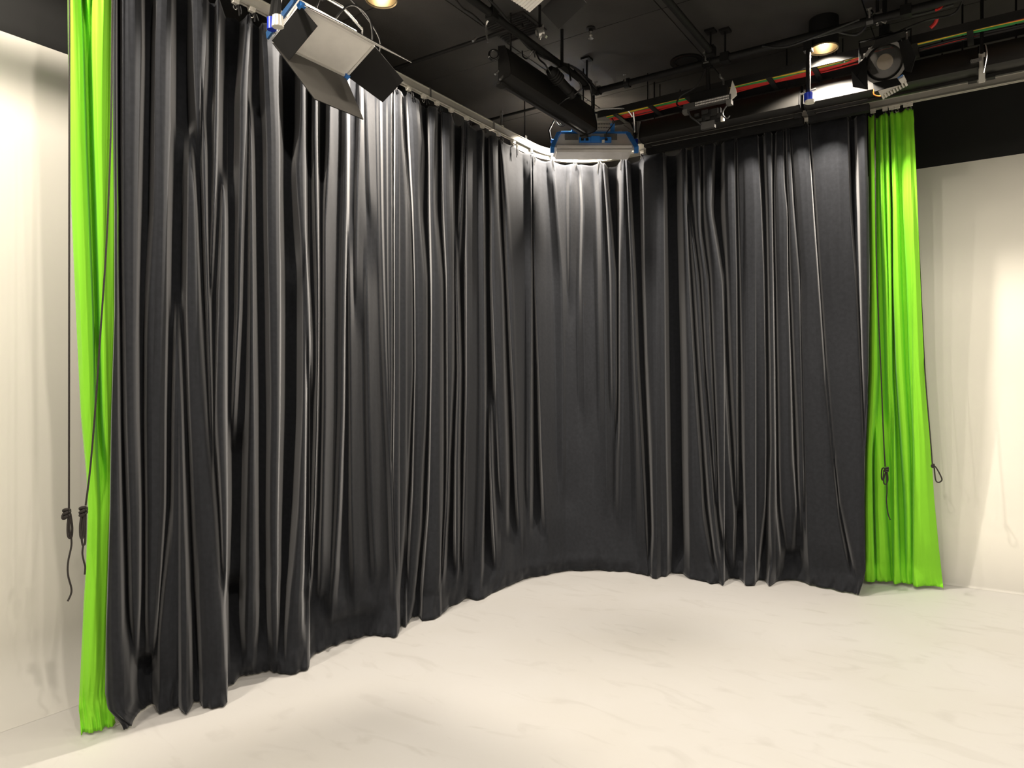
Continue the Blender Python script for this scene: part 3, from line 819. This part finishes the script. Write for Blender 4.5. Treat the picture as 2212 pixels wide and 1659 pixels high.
for c in (BR, TL):
    MB().box(c, (0.03, 0.03, 0.026), Matrix((u_, dL, n_)).transposed()).build('corner_block', M['blue'], sl)
def door(nm, h0, h1, v, in0, in1, m, inner=True):
    e = (h1 - h0)
    pts = [h0, h1, h1 + v - e.normalized() * in1, h0 + v + e.normalized() * in0]
    nn = e.cross(v).normalized()
    if nn.dot(cen - (h0 + h1) / 2) < 0: nn = -nn
    d_ = MB().prism(pts, nn * -0.004).build(nm, M['black'], sl)
    if inner:
        MB().prism([q + nn * 0.0005 for q in pts], nn * 0.001).build('inner_face', m, d_)
    d_['label'] = nm.replace('_', ' ')
    return d_
g = 0.008
door('barn_door', BL - dL * g, TL - dL * g, dL * 0.069 + n_ * 0.100, 0, 0, M['doorgrey'])
door('barn_door', TR + dL * g, BR + dL * g, dL * 0.191 + n_ * 0.135, 0.03, 0.03, M['doorgrey'])
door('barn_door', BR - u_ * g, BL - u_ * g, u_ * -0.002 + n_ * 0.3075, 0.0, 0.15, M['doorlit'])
door('barn_door', TL + u_ * g, TR + u_ * g, u_ * 0.16 + n_ * 0.2774, 0.02, 0.0, M['diffuser'])  # white inner face: light caught by the top door put into its colour
# yoke, clamp and knobs
yk0, yk1 = (BL + TL) / 2 - dL * 0.03 + back * .4, (BR + TR) / 2 + dL * 0.03 + back * .4
top = cen + Vector((0.02, 0, 0.30))
MB().tube([yk0, yk0 + Vector((0, -0.01, 0.16)), yk0.lerp(yk1, .25) + Vector((0, 0, 0.22)), yk0.lerp(yk1, .75) + Vector((0, 0, 0.22)), yk1 + Vector((0, 0.01, 0.16)), yk1], 0.008, 8).build('yoke', M['chrome'], sl, smooth=True)
m2 = yk0.lerp(yk1, .5) + Vector((0, 0, 0.22))
MB().cyl(m2, (m2.x, m2.y, ZC), 0.014, 10).build('stem', M['black'], sl)
MB().box(yk0.lerp(yk1, .5) + Vector((0, 0, 0.235)), (0.06, 0.05, 0.05)).build('clamp', M['blackgloss'], sl)
def ballast(c, R):
    b = MB().box(c, (0.12, 0.30, 0.05), R).build('ballast', M['silver'], sl, bevel=.004)
    for k in range(9):
        MB().box(c + R @ Vector((0, -0.12 + k * .03, 0.026)), (0.09, 0.012, 0.006), R).build('vent_slot', M['greymetal'], b)
ballast(cen + back * 1.35, Matrix((u_, dL, n_ * -1)).transposed())
kb = Px(587, -2.86, 52); kw = Px(600, -2.80, 45)
MB().cyl(kb + Vector((0, 0, -.028)), kb + Vector((0, 0, .028)), 0.022, 14).build('knob', M['deepblue'], sl, smooth=True)['label'] = 'deep blue knob'
mb = MB(); mb.cyl(kw + Vector((0, 0, -.030)), kw + Vector((0, 0, .024)), 0.026, 16, 0.021)
for k in range(10):
    t = k * math.pi / 5
    mb.cyl(kw + Vector((math.cos(t) * .025, math.sin(t) * .025, -.028)), kw + Vector((math.cos(t) * .021, math.sin(t) * .021, .022)), 0.004, 6)
mb.build('knob', M['whiteplastic'], sl, smooth=True)['label'] = 'ribbed white knob'
MB().cyl(kw + Vector((0, 0, .02)), kw + Vector((0.01, 0.02, .26)), 0.012, 10).build('knob_post', M['blackgloss'], sl)
MB().cyl(kb + Vector((0, 0, .02)), kb + Vector((0.02, 0.02, .22)), 0.016, 10).build('knob_post', M['blackgloss'], sl)
side = (BL + TL) / 2 - dL * .035
MB().prism([TL + n_ * -.045 - dL * .03 + u_ * .03, TL + n_ * -.02 - dL * .03 + u_ * -.01, BL + n_ * -.01 - dL * .03 + u_ * -.01, BL + n_ * -.045 - dL * .03], dL * 0.012).build('side_arm', M['armblue'], sl)
def hangcable(label, pts, r=0.006, m=None, grp='loose black cables on the grid'):
    return tag(MB().tube(smooth_pts(pts), r, 8).build('cable', m or M['rubber'], None, smooth=True), label, 'cable', grp)
hangcable('black cable arching over the top of the white soft light', [cen + back + Vector((0, .05, 0)), cen + Vector((.05, .12, .24)), cen + Vector((.1, .22, .20)), cen + Vector((.09, .25, .06)), cen + Vector((.03, .2, .10))], .006)
hangcable('second black cable looped above the white soft light', [cen + back + Vector((0, -.05, 0)), cen + Vector((.0, .0, .28)), cen + Vector((.02, .16, .30)), cen + Vector((.10, .30, .12)), cen + Vector((.02, .33, .02)), cen + Vector((-.02, .2, .1))], .005)

# ------------------------------------------------------------------ blue framed panel in the corner
pc = Pz(1281, 312, 3.64)
ax = Vector((CT, ST, 0))                       # along the panel (seen square on)
fw = Vector((ST, -CT, 0))                      # towards the viewer
R3 = lambda tilt: Matrix((ax, (fw * math.cos(tilt) + UP * math.sin(tilt)), (UP * math.cos(tilt) - fw * math.sin(tilt)))).transposed()
fpn = thing('flood_panel', pc, 'silver flood light panel in a blue frame above the curtain corner', 'studio light', 'overhead studio lights')
def at(a, f, z): return pc + ax * a + fw * f + UP * z
wt, wb = 0.275, 0.335
body = MB().add([at(-wt, .02, .085), at(wt, .02, .085), at(wb, .09, -.055), at(-wb, .09, -.055), at(-wt, -.10, .085), at(wt, -.10, .085), at(wb, -.16, -.055), at(-wb, -.16, -.055)],
                [(0, 1, 2, 3), (7, 6, 5, 4), (0, 4, 5, 1), (1, 5, 6, 2), (2, 6, 7, 3), (3, 7, 4, 0)]).build('housing', M['silver'], fpn)
for z0, q in ((-.062, .098), (-.092, .085)):
    MB().prism([at(-wb + .02, q, z0), at(-wb + .02, q - .2, z0), at(-wb + .02, q - .2, z0 + .022), at(-wb + .02, q, z0 + .022)], ax * (2 * wb - .04)).build('rib', M['silver'], fpn)
for s in (-1, 1):
    MB().prism([at(s * wt, .03, .095), at(s * wb, .105, -.06), at(s * wb, .105, -.10), at(s * (wb + .035), .105, -.10), at(s * (wb + .035), .105, -.05), at(s * (wt + .035), .03, .095)], fw * -0.03).build('frame_bracket', M['blue'], fpn)
    MB().cyl(at(s * (wt + .02), .0, .02), at(s * (wt + .085), .0, .03), 0.018, 12).build('pivot', M['blue'], fpn, smooth=True)
    MB().box(at(s * .165, .0, .125), (0.036, 0.02, 0.10), R3(0)).build('clip', M['blue'], fpn)
MB().prism([at(-wt - .02, .03, .085), at(-wt - .02, .03, .10), at(-wt - .02, .0, .10), at(-wt - .02, .0, .085)], ax * (2 * wt + .04)).build('top_bar', M['blue'], fpn)
MB().prism([at(-.27, -.03, .105), at(.25, -.03, .105), at(.25, -.03, .125), at(-.27, -.03, .125)], fw * -0.05).build('top_plate', M['silver'], fpn)
bl = MB().prism([at(-.165, .0, .125), at(.165, .0, .125), at(.165, -.03, .215), at(-.165, -.03, .215)], fw * -.08).build('ballast', M['whiteplastic'], fpn)
for k in range(8):
    for h_ in range(2):
        MB().box(at(.045 + k * .014, -.005 - h_ * .011, .145 + h_ * .035), (0.008, 0.004, 0.010), R3(.4)).build('vent_slot', M['greymetal'], bl)
MB().box(at(.01, .072, .012), (0.27, 0.03, 0.045), R3(0)).build('connector_bar', M['blue'], fpn, bevel=.003)
MB().box(at(.01, .088, .015), (0.075, 0.02, 0.05), R3(0)).build('connector_block', M['blue'], fpn, bevel=.003)
for a in (-.10, -.06, .10): MB().box(at(a, .088, .012), (0.024, 0.012, 0.02), R3(0)).build('socket', M['black'], fpn)
for a in (-.17, .13): MB().box(at(a * 1.1, .052, .045), (0.11, 0.004, 0.05), R3(0)).build('vent_plate', M['greymetal'], fpn)
MB().box(at(.075, .09, -.005), (0.022, 0.02, 0.022), R3(0)).build('tab', M['whiteplastic'], fpn)
MB().tube([at(-wt - .08, 0, .02), at(-wt - .10, 0, .12), at(-wt - .02, 0, .27), at(wt, 0, .27), at(wt + .08, 0, .12), at(wt + .08, 0, .02)], 0.009, 8).build('yoke', M['blackgloss'], fpn, smooth=True)
MB().cyl(at(0, 0, .27), at(0, 0, ZC - pc.z), 0.016, 10).build('stem', M['black'], fpn)
kp = Pz(1371, 309, 3.66)
MB().cyl(kp + Vector((0, 0, -.024)), kp + Vector((0, 0, .03)), 0.028, 14).build('knob', M['deepblue'], fpn, smooth=True)
MB().cyl(kp + Vector((0, 0, -.052)), kp + Vector((0, 0, -.022)), 0.036, 14, .030).build('knob_base', M['whiteplastic'], fpn, smooth=True)
MB().cyl(kp, kp + Vector((0, 0, .3)), 0.016, 10).build('knob_post', M['blackgloss'], fpn)
for k, (a0, a1) in enumerate(((-.10, -.15), (-.07, -.12), (.10, .17))):
    hangcable(('thin black lead left of the blue connector block', 'thin black lead next to the blue connector block', 'thin black lead right of the blue connector block')[k],
              [at(a0, .095, .015), at(a0, .11, .06), at(a1, .05, .17), at(a1 - .03, -.02, .25)], .004, grp='leads of the blue framed panel')
for k in range(4):
    hangcable('coiled black cable left above the blue framed panel, turn ' + ('highest', 'second', 'third', 'lowest')[k],
              [Pz(1200 + 4 * k, 236 + 7 * k, 3.80 - .012 * k), Pz(1212, 246 + 7 * k, 3.79 - .012 * k), Pz(1226, 250 + 6 * k, 3.79 - .012 * k), Pz(1238, 246 + 5 * k, 3.80 - .012 * k)], .006, M['blackgloss'], 'coiled cables above the panel')
hangcable('black cable hanging in a loop left of the blue framed panel', [Pz(1196, 236, 3.85), Pz(1195, 250, 3.82), Pz(1204, 268, 3.78), Pz(1214, 273, 3.76), Pz(1225, 268, 3.78)], .006)

# ------------------------------------------------------------------ ceiling downlights
def downlight(x, y, label, lit=True, seen=True):
    root = thing('downlight', (x, y, ZC), label, 'downlight', 'ceiling downlights' if lit else None)
    MB().lathe((x, y, 0), (0, 0, 1), [(0.088, 3.90), (0.092, 3.90), (0.095, 3.92), (0.095, ZC), (0.07, ZC), (0.07, 4.06), (0.082, 4.0)], 28, close=True).build('can', M['black'], root, smooth=True)
    MB().lathe((x, y, 0), (0, 0, 1), [(0.0865, 3.901), (0.080, 3.96), (0.06, 4.02), (0.03, 4.05), (0.0, 4.055)], 28).build('reflector', M['reflector'] if lit else M['black'], root, smooth=True)
    MB().lathe((x, y, 0), (0, 0, 1), [(0.095, 3.905), (0.098, 3.898), (0.093, 3.892), (0.087, 3.897)], 28, close=True).build('trim_ring', M['reflector'] if lit else M['blackgloss'], root, smooth=True)
    MB().lathe((x, y, 0), (0, 0, 1), [(0.0, 3.925), (0.022, 3.932), (0.034, 3.95), (0.034, 3.97), (0.018, 4.01), (0.014, 4.04)], 18).build('bulb', M['bulb'] if lit else M['greymetal'], root, smooth=True)
downlight(CANS_AND_FILL[0][0], CANS_AND_FILL[0][1], 'glowing ceiling downlight cut by the top edge right of the soft light')
downlight(CANS_AND_FILL[1][0], CANS_AND_FILL[1][1], 'glowing ceiling downlight above the blue framed panel in the corner')
downlight(CANS_AND_FILL[2][0], CANS_AND_FILL[2][1], 'glaring ceiling downlight left of the round spotlight')
uc = Pz(1483, 131, ZC)
root = thing('recessed_can', uc, 'unlit round black recessed can in the ceiling behind the cross pipe', 'downlight')
MB().lathe((uc.x, uc.y, 0), (0, 0, 1), [(0.125, ZC), (0.125, ZC - .012), (0.10, ZC - .016), (0.085, ZC - .010), (0.085, ZC)], 28, close=True).build('trim_ring', M['blackgloss'], root, smooth=True)
MB().lathe((uc.x, uc.y, 0), (0, 0, 1), [(0.0, ZC - .004), (0.086, ZC - .004), (0.086, ZC - .001), (0.0, ZC - .001)], 28).build('dark_insert', M['black'], root, smooth=True)

# ------------------------------------------------------------------ round spotlight (right)
sc = Pz(1911, 134, 3.70)
fs_dir = (Vector((0, 0, CAMZ)) - sc); fs_dir = (fs_dir.normalized() + Vector((-0.10, 0, -.05))).normalized()
sp = thing('spot_light', sc, 'round black spotlight with fresnel lens and barn doors at the right', 'studio light', 'overhead studio lights')
su = fs_dir.orthogonal().normalized()
sr = fs_dir.cross(UP).normalized(); su = sr.cross(fs_dir).normalized()      # right and up of the lamp as seen by the viewer: -sr is viewer's right
vr = -sr if (-sr).dot(ax) > 0 else sr
MB().lathe(sc, fs_dir, [(0.0, -.26), (0.085, -.26), (0.118, -.22), (0.122, -.02), (0.128, 0.0), (0.128, .03), (0.108, .03), (0.108, -.01)], 32).build('housing', M['black'], sp, smooth=True)
MB().lathe(sc, fs_dir, [(0.108, .005)] + [(0.105 - k * .0105, .012 + .020 * math.sin(math.pi / 2 * k / 10) + (.003 if k % 2 else 0)) for k in range(11)], 32).build('lens', M['lens'], sp, smooth=True)
MB().lathe(sc, fs_dir, [(0.0, -.02), (0.045, -.025), (0.045, -.05)], 20).build('lamp', M['lamp_cream'], sp, smooth=True)
MB().lathe(sc, fs_dir, [(0.112, .028), (0.128, .028), (0.132, .04), (0.112, .04)], 32, close=True).build('rim', M['greymetal'], sp, smooth=True)
def sdoor(pts): 
    P3 = [sc + vr * a + su * b + fs_dir * c for a, b, c in pts]
    nn = (P3[1] - P3[0]).cross(P3[2] - P3[0]).normalized()
    d_ = MB().prism(P3, nn * .003).build('barn_door', M['black'], sp)
sdoor([(-.10, .06, .04), (-.12, -.07, .04), (-.085, -.135, .17), (-.17, -.10, .18), (-.175, .0, .15)])
sdoor([(.09, .10, .04), (.12, -.08, .04), (.16, -.09, .14), (.19, .0, .16), (.15, .11, .13)])
sdoor([(-.07, .10, .04), (.09, .11, .04), (.13, .16, .10), (-.03, .15, .12)])
sdoor([(-.07, -.11, .04), (.07, -.11, .04), (.10, -.15, .10), (-.06, -.16, .10)])
for k in range(6):
    t = -1.9 + k * .32
    MB().box(sc + vr * .135 * math.cos(t + math.pi) + su * .135 * math.sin(t + math.pi) * .9 + fs_dir * -.02, (.02, .02, .05), Matrix((vr, su, fs_dir)).transposed()).build('clip', M['chrome'], sp)
fin = sc + vr * .035 + su * -.155 + fs_dir * -.02
hsk = MB().box(fin, (0.16, .045, .05), Matrix((vr * .94 + su * .35, su * .94 - vr * .35, fs_dir)).transposed()).build('heat_sink', M['whiteplastic'], sp)
for k in range(9):
    MB().box(fin + (vr * .94 + su * .35) * (-.072 + k * .018) + (su * .94 - vr * .35) * -.032, (0.009, .035, .05), Matrix((vr * .94 + su * .35, su * .94 - vr * .35, fs_dir)).transposed()).build('fin', M['whiteplastic'], hsk)
MB().box(fin + su * .03 + vr * .02 + fs_dir * .01, (0.10, .016, .03), Matrix((vr * .94 + su * .35, su * .94 - vr * .35, fs_dir)).transposed()).build('label_strip', M['blue'], sp)
MB().tube(smooth_pts([fin + vr * -.10 + su * .02, fin + vr * -.11 + su * -.03, fin + vr * -.07 + su * -.05, fin + vr * -.05 + su * -.02]), .004, 6).build('wire', M['orange'], sp)
MB().tube([sc + vr * -.145, sc + vr * -.15 + UP * .17, sc + vr * .15 + UP * .17, sc + vr * .145], 0.009, 8).build('yoke', M['blackgloss'], sp, smooth=True)
MB().cyl(sc + UP * .17, Vector((sc.x, sc.y, ZC)), .014, 10).build('stem', M['black'], sp)
MB().box(sc + UP * .20, (.06, .06, .06)).build('clamp', M['blackgloss'], sp)

# ------------------------------------------------------------------ black bar light seen from behind
bcn = Py(1531, 5.02, 222)
bl_ = thing('bar_light', bcn, 'black bar light with grey cooling fins below the cross pipe', 'studio light', 'overhead studio lights')
xa, xb = Py(1480, 5.02, z=3.6).x, Py(1582, 5.02, z=3.6).x
L = xb - xa
MB().box(bcn + Vector((0, 0.03, .045)), (L * .78, .10, .09)).build('housing', M['black'], bl_, bevel=.006)
bar = MB().box(bcn + Vector((0, -0.03, -.012)), (L, .04, .045)).build('fin_bar', M['darkgrey'], bl_, bevel=.003)
for k in range(22):
    for h_ in range(2):
        MB().box(bcn + Vector((-L * .22 + k * L * .032, -.053, -.02 + h_ * .017)), (L * .02, .008, .008)).build('fin', M['silver'], bar)
for s in (-1, 1):
    MB().box(bcn + Vector((s * L * .46, -.03, -.045)), (.035, .05, .03)).build('foot', M['greymetal'], bl_)
MB().box(bcn + Vector((.02, .0, -.10)), (L * .40, .03, .09)).build('rear_plate', M['black'], bl_)
for k, (a, c, w_, h_) in enumerate(((-.08, -.08, .03, .02), (-.02, -.07, .045, .03), (.05, -.085, .05, .05), (.0, -.12, .035, .02), (.09, -.115, .04, .03), (-.06, -.12, .04, .018))):
    MB().box(bcn + Vector((a, -.02, c)), (w_, .02, h_)).build('connector', M['blackmat'], bl_)
MB().box(bcn + Vector((.0, -.01, -.165)), (.10, .03, .05)).build('lower_plate', M['darkgrey'], bl_)
MB().cyl(bcn + Vector((.11, -.03, -.165)), bcn + Vector((.11, -.03, -.13)), .014, 10).build('knob', M['whiteplastic'], bl_)
p1 = Py(1585, 4.98, 190)
MB().prism([p1 + Vector((-.01, 0, .055)), p1 + Vector((.015, 0, -.01)), p1 + Vector((.02, 0, -.055)), p1 + Vector((-.04, 0, -.095)), p1 + Vector((-.03, 0, -.03))], (0, .006, 0)).build('side_flag', M['whiteplastic'], bl_)
MB().cyl(bcn + Vector((0, 0, .08)), Vector((bcn.x, 4.99, 3.90)), .014, 10).build('stem', M['black'], bl_)
MB().box((bcn.x, 4.99, 3.90), (.06, .062, .07)).build('clamp', M['blackgloss'], bl_)
hangcable('black cable sagging from the cross pipe to the bar light', [Pz(1528, 138, 3.90), Py(1505, 5.0, 185), Py(1470, 5.02, 208), Py(1464, 5.02, 228), Py(1500, 5.0, 236)], .006)
hangcable('short black cable below the left end of the bar light', [Py(1488, 4.97, 240), Py(1492, 4.97, 252), Py(1505, 4.98, 262), Py(1514, 4.99, 270)], .006)
hangcable('short black cable curling under the right end of the bar light', [Py(1570, 4.96, 228), Py(1562, 4.95, 240), Py(1562, 4.95, 250), Py(1570, 4.96, 256), Py(1576, 4.97, 250)], .006)

# ------------------------------------------------------------------ hanging bits: clamp poles with blue knobs, hooks
def hook(label, pts, m=None, r=.008):
    return tag(MB().tube(smooth_pts(pts), r, 8).build('pipe_hook', m or M['chrome'], None, smooth=True), label, 'hook', 'steel pipe hooks')
pp = Py(1746, 5.15, 205)
dp = thing('drop_pole', pp, 'short dark drop pole with a deep blue knob before the trough', 'pole')
MB().cyl(pp, (pp.x, pp.y, 3.90), .016, 12).build('tube', M['black'], dp, smooth=True)
MB().box((pp.x, pp.y, 3.90), (.055, .055, .06)).build('clamp', M['blackgloss'], dp)
MB().cyl(pp + Vector((0, 0, -.045)), pp + Vector((0, 0, .01)), .028, 14).build('knob', M['deepblue'], dp, smooth=True)
MB().cyl(pp + Vector((.012, -.01, -.062)), pp + Vector((.012, -.01, -.045)), .032, 16).build('knob_base', M['whiteplastic'], dp, smooth=True)
MB().cyl(pp + Vector((-.05, 0, .015)), pp + Vector((.05, 0, .03)), .008, 8).build('cross_bolt', M['chrome'], dp)
hook('bright steel hook standing up left of the drop pole', [Pz(1555, 160, 3.92), Pz(1556, 166, 3.90), Pz(1562, 172, 3.88), Pz(1563, 183, 3.84)])
hook('bright steel hook between the glaring downlight and the spotlight', [Pz(1815, 117, 3.90), Pz(1820, 118, 3.90), Pz(1823, 124, 3.88), Pz(1824, 135, 3.85)], r=.007)
hook('bright steel hook right above the spotlight', [Pz(1957, 62, 3.92), Pz(1958, 72, 3.90), Pz(1959, 92, 3.84)], r=.008)
hook('curved steel hook at the end of the left pipe', [Pz(1240, 150, 3.93), Pz(1262, 170, 3.90), Pz(1276, 190, 3.86), Pz(1279, 235, 3.72)], M['blackgloss'], .006)
hook('tall steel hook over the start of the hanging trough', [Pz(1066, 40, 3.93), Pz(1055, 44, 3.93), Pz(1050, 58, 3.90), Pz(1053, 92, 3.80)], M['chrome'], .007)
hook('pair of chrome rods above the blue knob in the corner, left', [Pz(1368, 242, 3.86), Pz(1370, 262, 3.80), Pz(1371, 285, 3.74)], M['chrome'], .008)
hook('chrome rod right beside the blue knob in the corner', [Pz(1383, 263, 3.80), Pz(1382, 280, 3.75), Pz(1378, 300, 3.70)], M['greymetal'], .011)
hook('thin arching rod above the blue framed panel', [Pz(1284, 236, 3.86), Pz(1340, 234, 3.86), Pz(1356, 238, 3.86), Pz(1366, 252, 3.82)], M['chrome'], .007)
# ring hanging on the trough end
rg = Pz(1067, 119, 3.76)
ringt = thing('cable_ring', rg, 'black ring of cable hanging at the near end of the hanging trough', 'cable')
mb = MB()
for k in range(2):
    mb.tube([rg + (ax * math.cos(t) * .035 + UP * math.sin(t) * .035) * (1 - .15 * k) + fw * .01 * k for t in [q * math.pi / 10 for q in range(21)]], .006, 8)
mb.build('coil', M['blackgloss'], ringt, smooth=True)
for c in ((1025, 85), (1073, 157), (1083, 168)):
    q = Px(c[0], -2.68, c[1])
    tag(MB().box(q, (.012, .05, .012), Matrix.Rotation(.8, 3, 'X')).build('metal_tab', M['chrome'], None), 'small bright metal tab at the near end of the hanging trough, ' + ('highest', 'middle', 'lowest')[(c[0] > 1070) + (c[0] > 1080)], 'tab', 'metal tabs')

# small projector spot beside the hanging trough
pj = Pz(1214, 180, 3.72)
pd = (Vector((0, 1, 0)) * .85 + Vector((.15, 0, -.35))).normalized()
ps = thing('profile_spot', pj, 'small black profile spot tucked behind the hanging trough', 'studio light', 'overhead studio lights')
MB().lathe(pj, pd, [(0.0, -.15), (.03, -.145), (.042, -.11), (.042, -.03), (.034, -.025), (.034, .08), (.039, .085), (.039, .13), (.032, .132), (.0, .125)], 18).build('barrel', M['black'], ps, smooth=True)
for k in range(4):
    MB().lathe(pj, pd, [(.043, -.105 + k * .02), (.047, -.103 + k * .02), (.047, -.095 + k * .02), (.043, -.093 + k * .02)], 18, close=True).build('fin', M['blackmat'], ps, smooth=True)
MB().tube([pj + dR * .07, pj + dR * .055 + UP * .12, pj - dR * .055 + UP * .12, pj - dR * .07], .007, 8).build('yoke', M['black'], ps)
MB().cyl(pj + UP * .12, (pj.x, pj.y, ZC), .012, 10).build('stem', M['black'], ps)
hangcable('pale glinting cable bowed left of the profile spot', [Pz(1158, 112, 3.85), Pz(1165, 128, 3.80), Pz(1178, 140, 3.76), Pz(1190, 160, 3.72)], .006, M['blackgloss'])
hangcable('black cable swinging under the profile spot', [Pz(1250, 175, 3.74), Pz(1256, 190, 3.70), Pz(1240, 205, 3.66), Pz(1222, 214, 3.64), Pz(1206, 226, 3.62)], .006, M['blackgloss'])
hangcable('thin black cable hanging in a wave left of the profile spot', [Pz(1128, 110, 3.86), Pz(1130, 122, 3.82), Pz(1140, 126, 3.80), Pz(1152, 108, 3.84), Pz(1156, 124, 3.80)], .005, M['blackgloss'])
hangcable('long black cable drooping along the ceiling to the hanging trough hook', [Pz(985, 0, ZC - .02), Pz(1000, 18, ZC - .03), Pz(1022, 32, ZC - .04), Pz(1047, 56, 3.95)], .006, M['blackmat'])
hangcable('long black cable running along the left grid pipe', [(-2.55, 2.8, 3.93), (-2.54, 3.5, 3.94), (-2.60, 4.1, 3.87), (-2.55, 4.6, 3.93), (-2.56, 4.95, 3.9)], .009)
hangcable('black cable sagging below the cross pipe near the glaring downlight', [(-1.3, 4.96, 3.9), (-1.15, 4.95, 3.85), (-.95, 4.95, 3.87), (-.7, 4.96, 3.91)], .007)
hangcable('tangled black cable above the spotlight', [Pz(1800, 66, 3.95), Pz(1850, 75, 3.92), Pz(1880, 50, 3.95), Pz(1905, 60, 3.93), Pz(1945, 85, 3.86), Pz(1935, 110, 3.82)], .008)
hangcable('second tangled black cable above the spotlight', [Pz(1880, 20, 3.97), Pz(1900, 45, 3.94), Pz(1930, 40, 3.95), Pz(1990, 30, 3.95), Pz(2060, 10, 3.95)], .008)
hangcable('black cable swag at the top right behind the grid pipe', [Pz(1900, 90, 3.9), Pz(1960, 60, 3.93), Pz(2010, 42, 3.93), Pz(2060, 30, 3.95), Pz(2080, 0, 3.97)], .007)
for k, (q0, q1) in enumerate((((2024, 40), (2010, 60)), ((2035, 12), (2022, 22)))):
    hangcable(('short red connector lead hanging at the top right', 'tiny red connector lead by the top edge at the right')[k], [Pz(*q0, 3.94), Pz((q0[0] + q1[0]) / 2 + 3, (q0[1] + q1[1]) / 2, 3.92), Pz(*q1, 3.90)], .012 - .004 * k, M['red'], 'red connector leads')

# pipe clamps with bolts
def clamp(c, label):
    root = thing('pipe_clamp', c, label, 'clamp', 'grid pipe clamps')
    c = Vector(c)
    MB().lathe(c, (1, 0, 0), [(.026, -.02), (.036, -.02), (.036, .02), (.026, .02)], 16, close=True).build('collar', M['blackgloss'], root, smooth=True)
    MB().cyl(c + Vector((0, -.04, .0)), c + Vector((0, -.04, .05)), .006, 8).build('bolt', M['chrome'], root)
    MB().box(c + Vector((0, -.04, .055)), (.03, .012, .008)).build('wing_nut', M['chrome'], root)
for pxx, lab in ((1292, 'pipe clamp at the left end of the cross pipe'), (1355, 'pipe clamp right of the left end of the cross pipe'), (1528, 'pipe clamp where the middle pipe meets the cross pipe'),
                 (1880, 'pipe clamp on the cross pipe above the round spotlight')):
    clamp(Py(pxx, 4.99, z=ZP), lab)
for (q, lab) in (((1166, 70), 'chrome pipe clamp glinting under the grey barn door'), ((1895, 38), 'chrome pipe clamp glinting at the top right of the glaring downlight')):
    c = Pz(*q, 3.92)
    root = thing('chrome_clamp', c, lab, 'clamp')
    MB().lathe(c, (.6, .6, .3), [(.02, -.025), (.034, -.02), (.034, .02), (.02, .025)], 12, close=True).build('jaw', M['chrome'], root, smooth=True)
    MB().cyl(c + Vector((0, 0, -.05)), c + Vector((.02, .01, .05)), .008, 8).build('screw', M['chrome'], root)
    MB().box(c + Vector((.03, 0, -.03)), (.05, .02, .016), Matrix.Rotation(.6, 3, 'Y')).build('lever', M['chrome'], root)
    MB().cyl(c + Vector((0, 0, .03)), (c.x, c.y, ZC), .01, 8).build('stem', M['black'], root)

# ------------------------------------------------------------------ fixture cut by the top edge
tz_ = 3.62
A, Bq, Cq = Pz(1108, 0, tz_), Pz(1145, 24.6, tz_ - .02), Pz(1175, -2, tz_)
e1, e2 = (A - Bq), (Cq - Bq)
e1 = e1.normalized() * .36; e2 = e2.normalized() * .30
nn = e1.cross(e2).normalized(); nn = nn if nn.z > 0 else -nn
fc = Bq + (e1 + e2) / 2
rf = thing('ribbed_light', fc, 'light with a ribbed white diffuser and grey barn door cut by the top edge', 'studio light', 'overhead studio lights')
MB().prism([Bq, Bq + e1, Bq + e1 + e2, Bq + e2], nn * .09).build('housing', M['black'], rf)
df = MB().prism([Bq - nn * .004, Bq + e1 - nn * .004, Bq + e1 + e2 - nn * .004, Bq + e2 - nn * .004], nn * .003).build('diffuser', M['diffuser'], rf)
for k in range(20):
    a0 = Bq + e1 * ((k + .15) / 20) - nn * .008
    MB().prism([a0, a0 + e1 * .03, a0 + e1 * .03 + nn * .005, a0 + nn * .005], e2).build('rib', M['diffuser'], df)
d0, d1, d2 = Pz(1169, 22.5, tz_), Pz(1206.5, 62.5, tz_ - .10), Pz(1267, 7, tz_ - .08)
MB().prism([d0, d1, d2, d0 + (d2 - d1)], nn * .004).build('barn_door', M['doorgrey'], rf)
MB().cyl(fc + nn * .08, Vector((fc.x, fc.y, ZC)), .014, 10).build('stem', M['black'], rf)

# ------------------------------------------------------------------ sprinkler and vent
sk = Pz(1276, 78, ZC - .06)
sr_ = thing('sprinkler_head', (sk.x, sk.y, ZC), 'small chrome sprinkler head on the dark ceiling', 'sprinkler')
MB().lathe((sk.x, sk.y, ZC), (0, 0, -1), [(.0, 0), (.032, .002), (.034, .008), (.014, .012), (.014, .03)], 16).build('escutcheon', M['black'], sr_, smooth=True)
MB().lathe((sk.x, sk.y, ZC), (0, 0, -1), [(.009, .025), (.012, .03), (.008, .045), (.014, .055), (.008, .07), (.02, .078), (.0, .08)], 14).build('nozzle', M['chrome'], sr_, smooth=True)
vc = Pz(1112, 58, ZC)
vg = thing('vent_grille', vc, 'square black louvred vent grille in the ceiling', 'vent')
MB().box(vc + Vector((0, 0, -.006)), (.34, .30, .012)).build('frame', M['blackmat'], vg)
for k in range(10):
    MB().box(vc + Vector((0, -.125 + k * .0278, -.016)), (.30, .012, .008), Matrix.Rotation(.5, 3, 'X')).build('louvre', M['black'], vg)
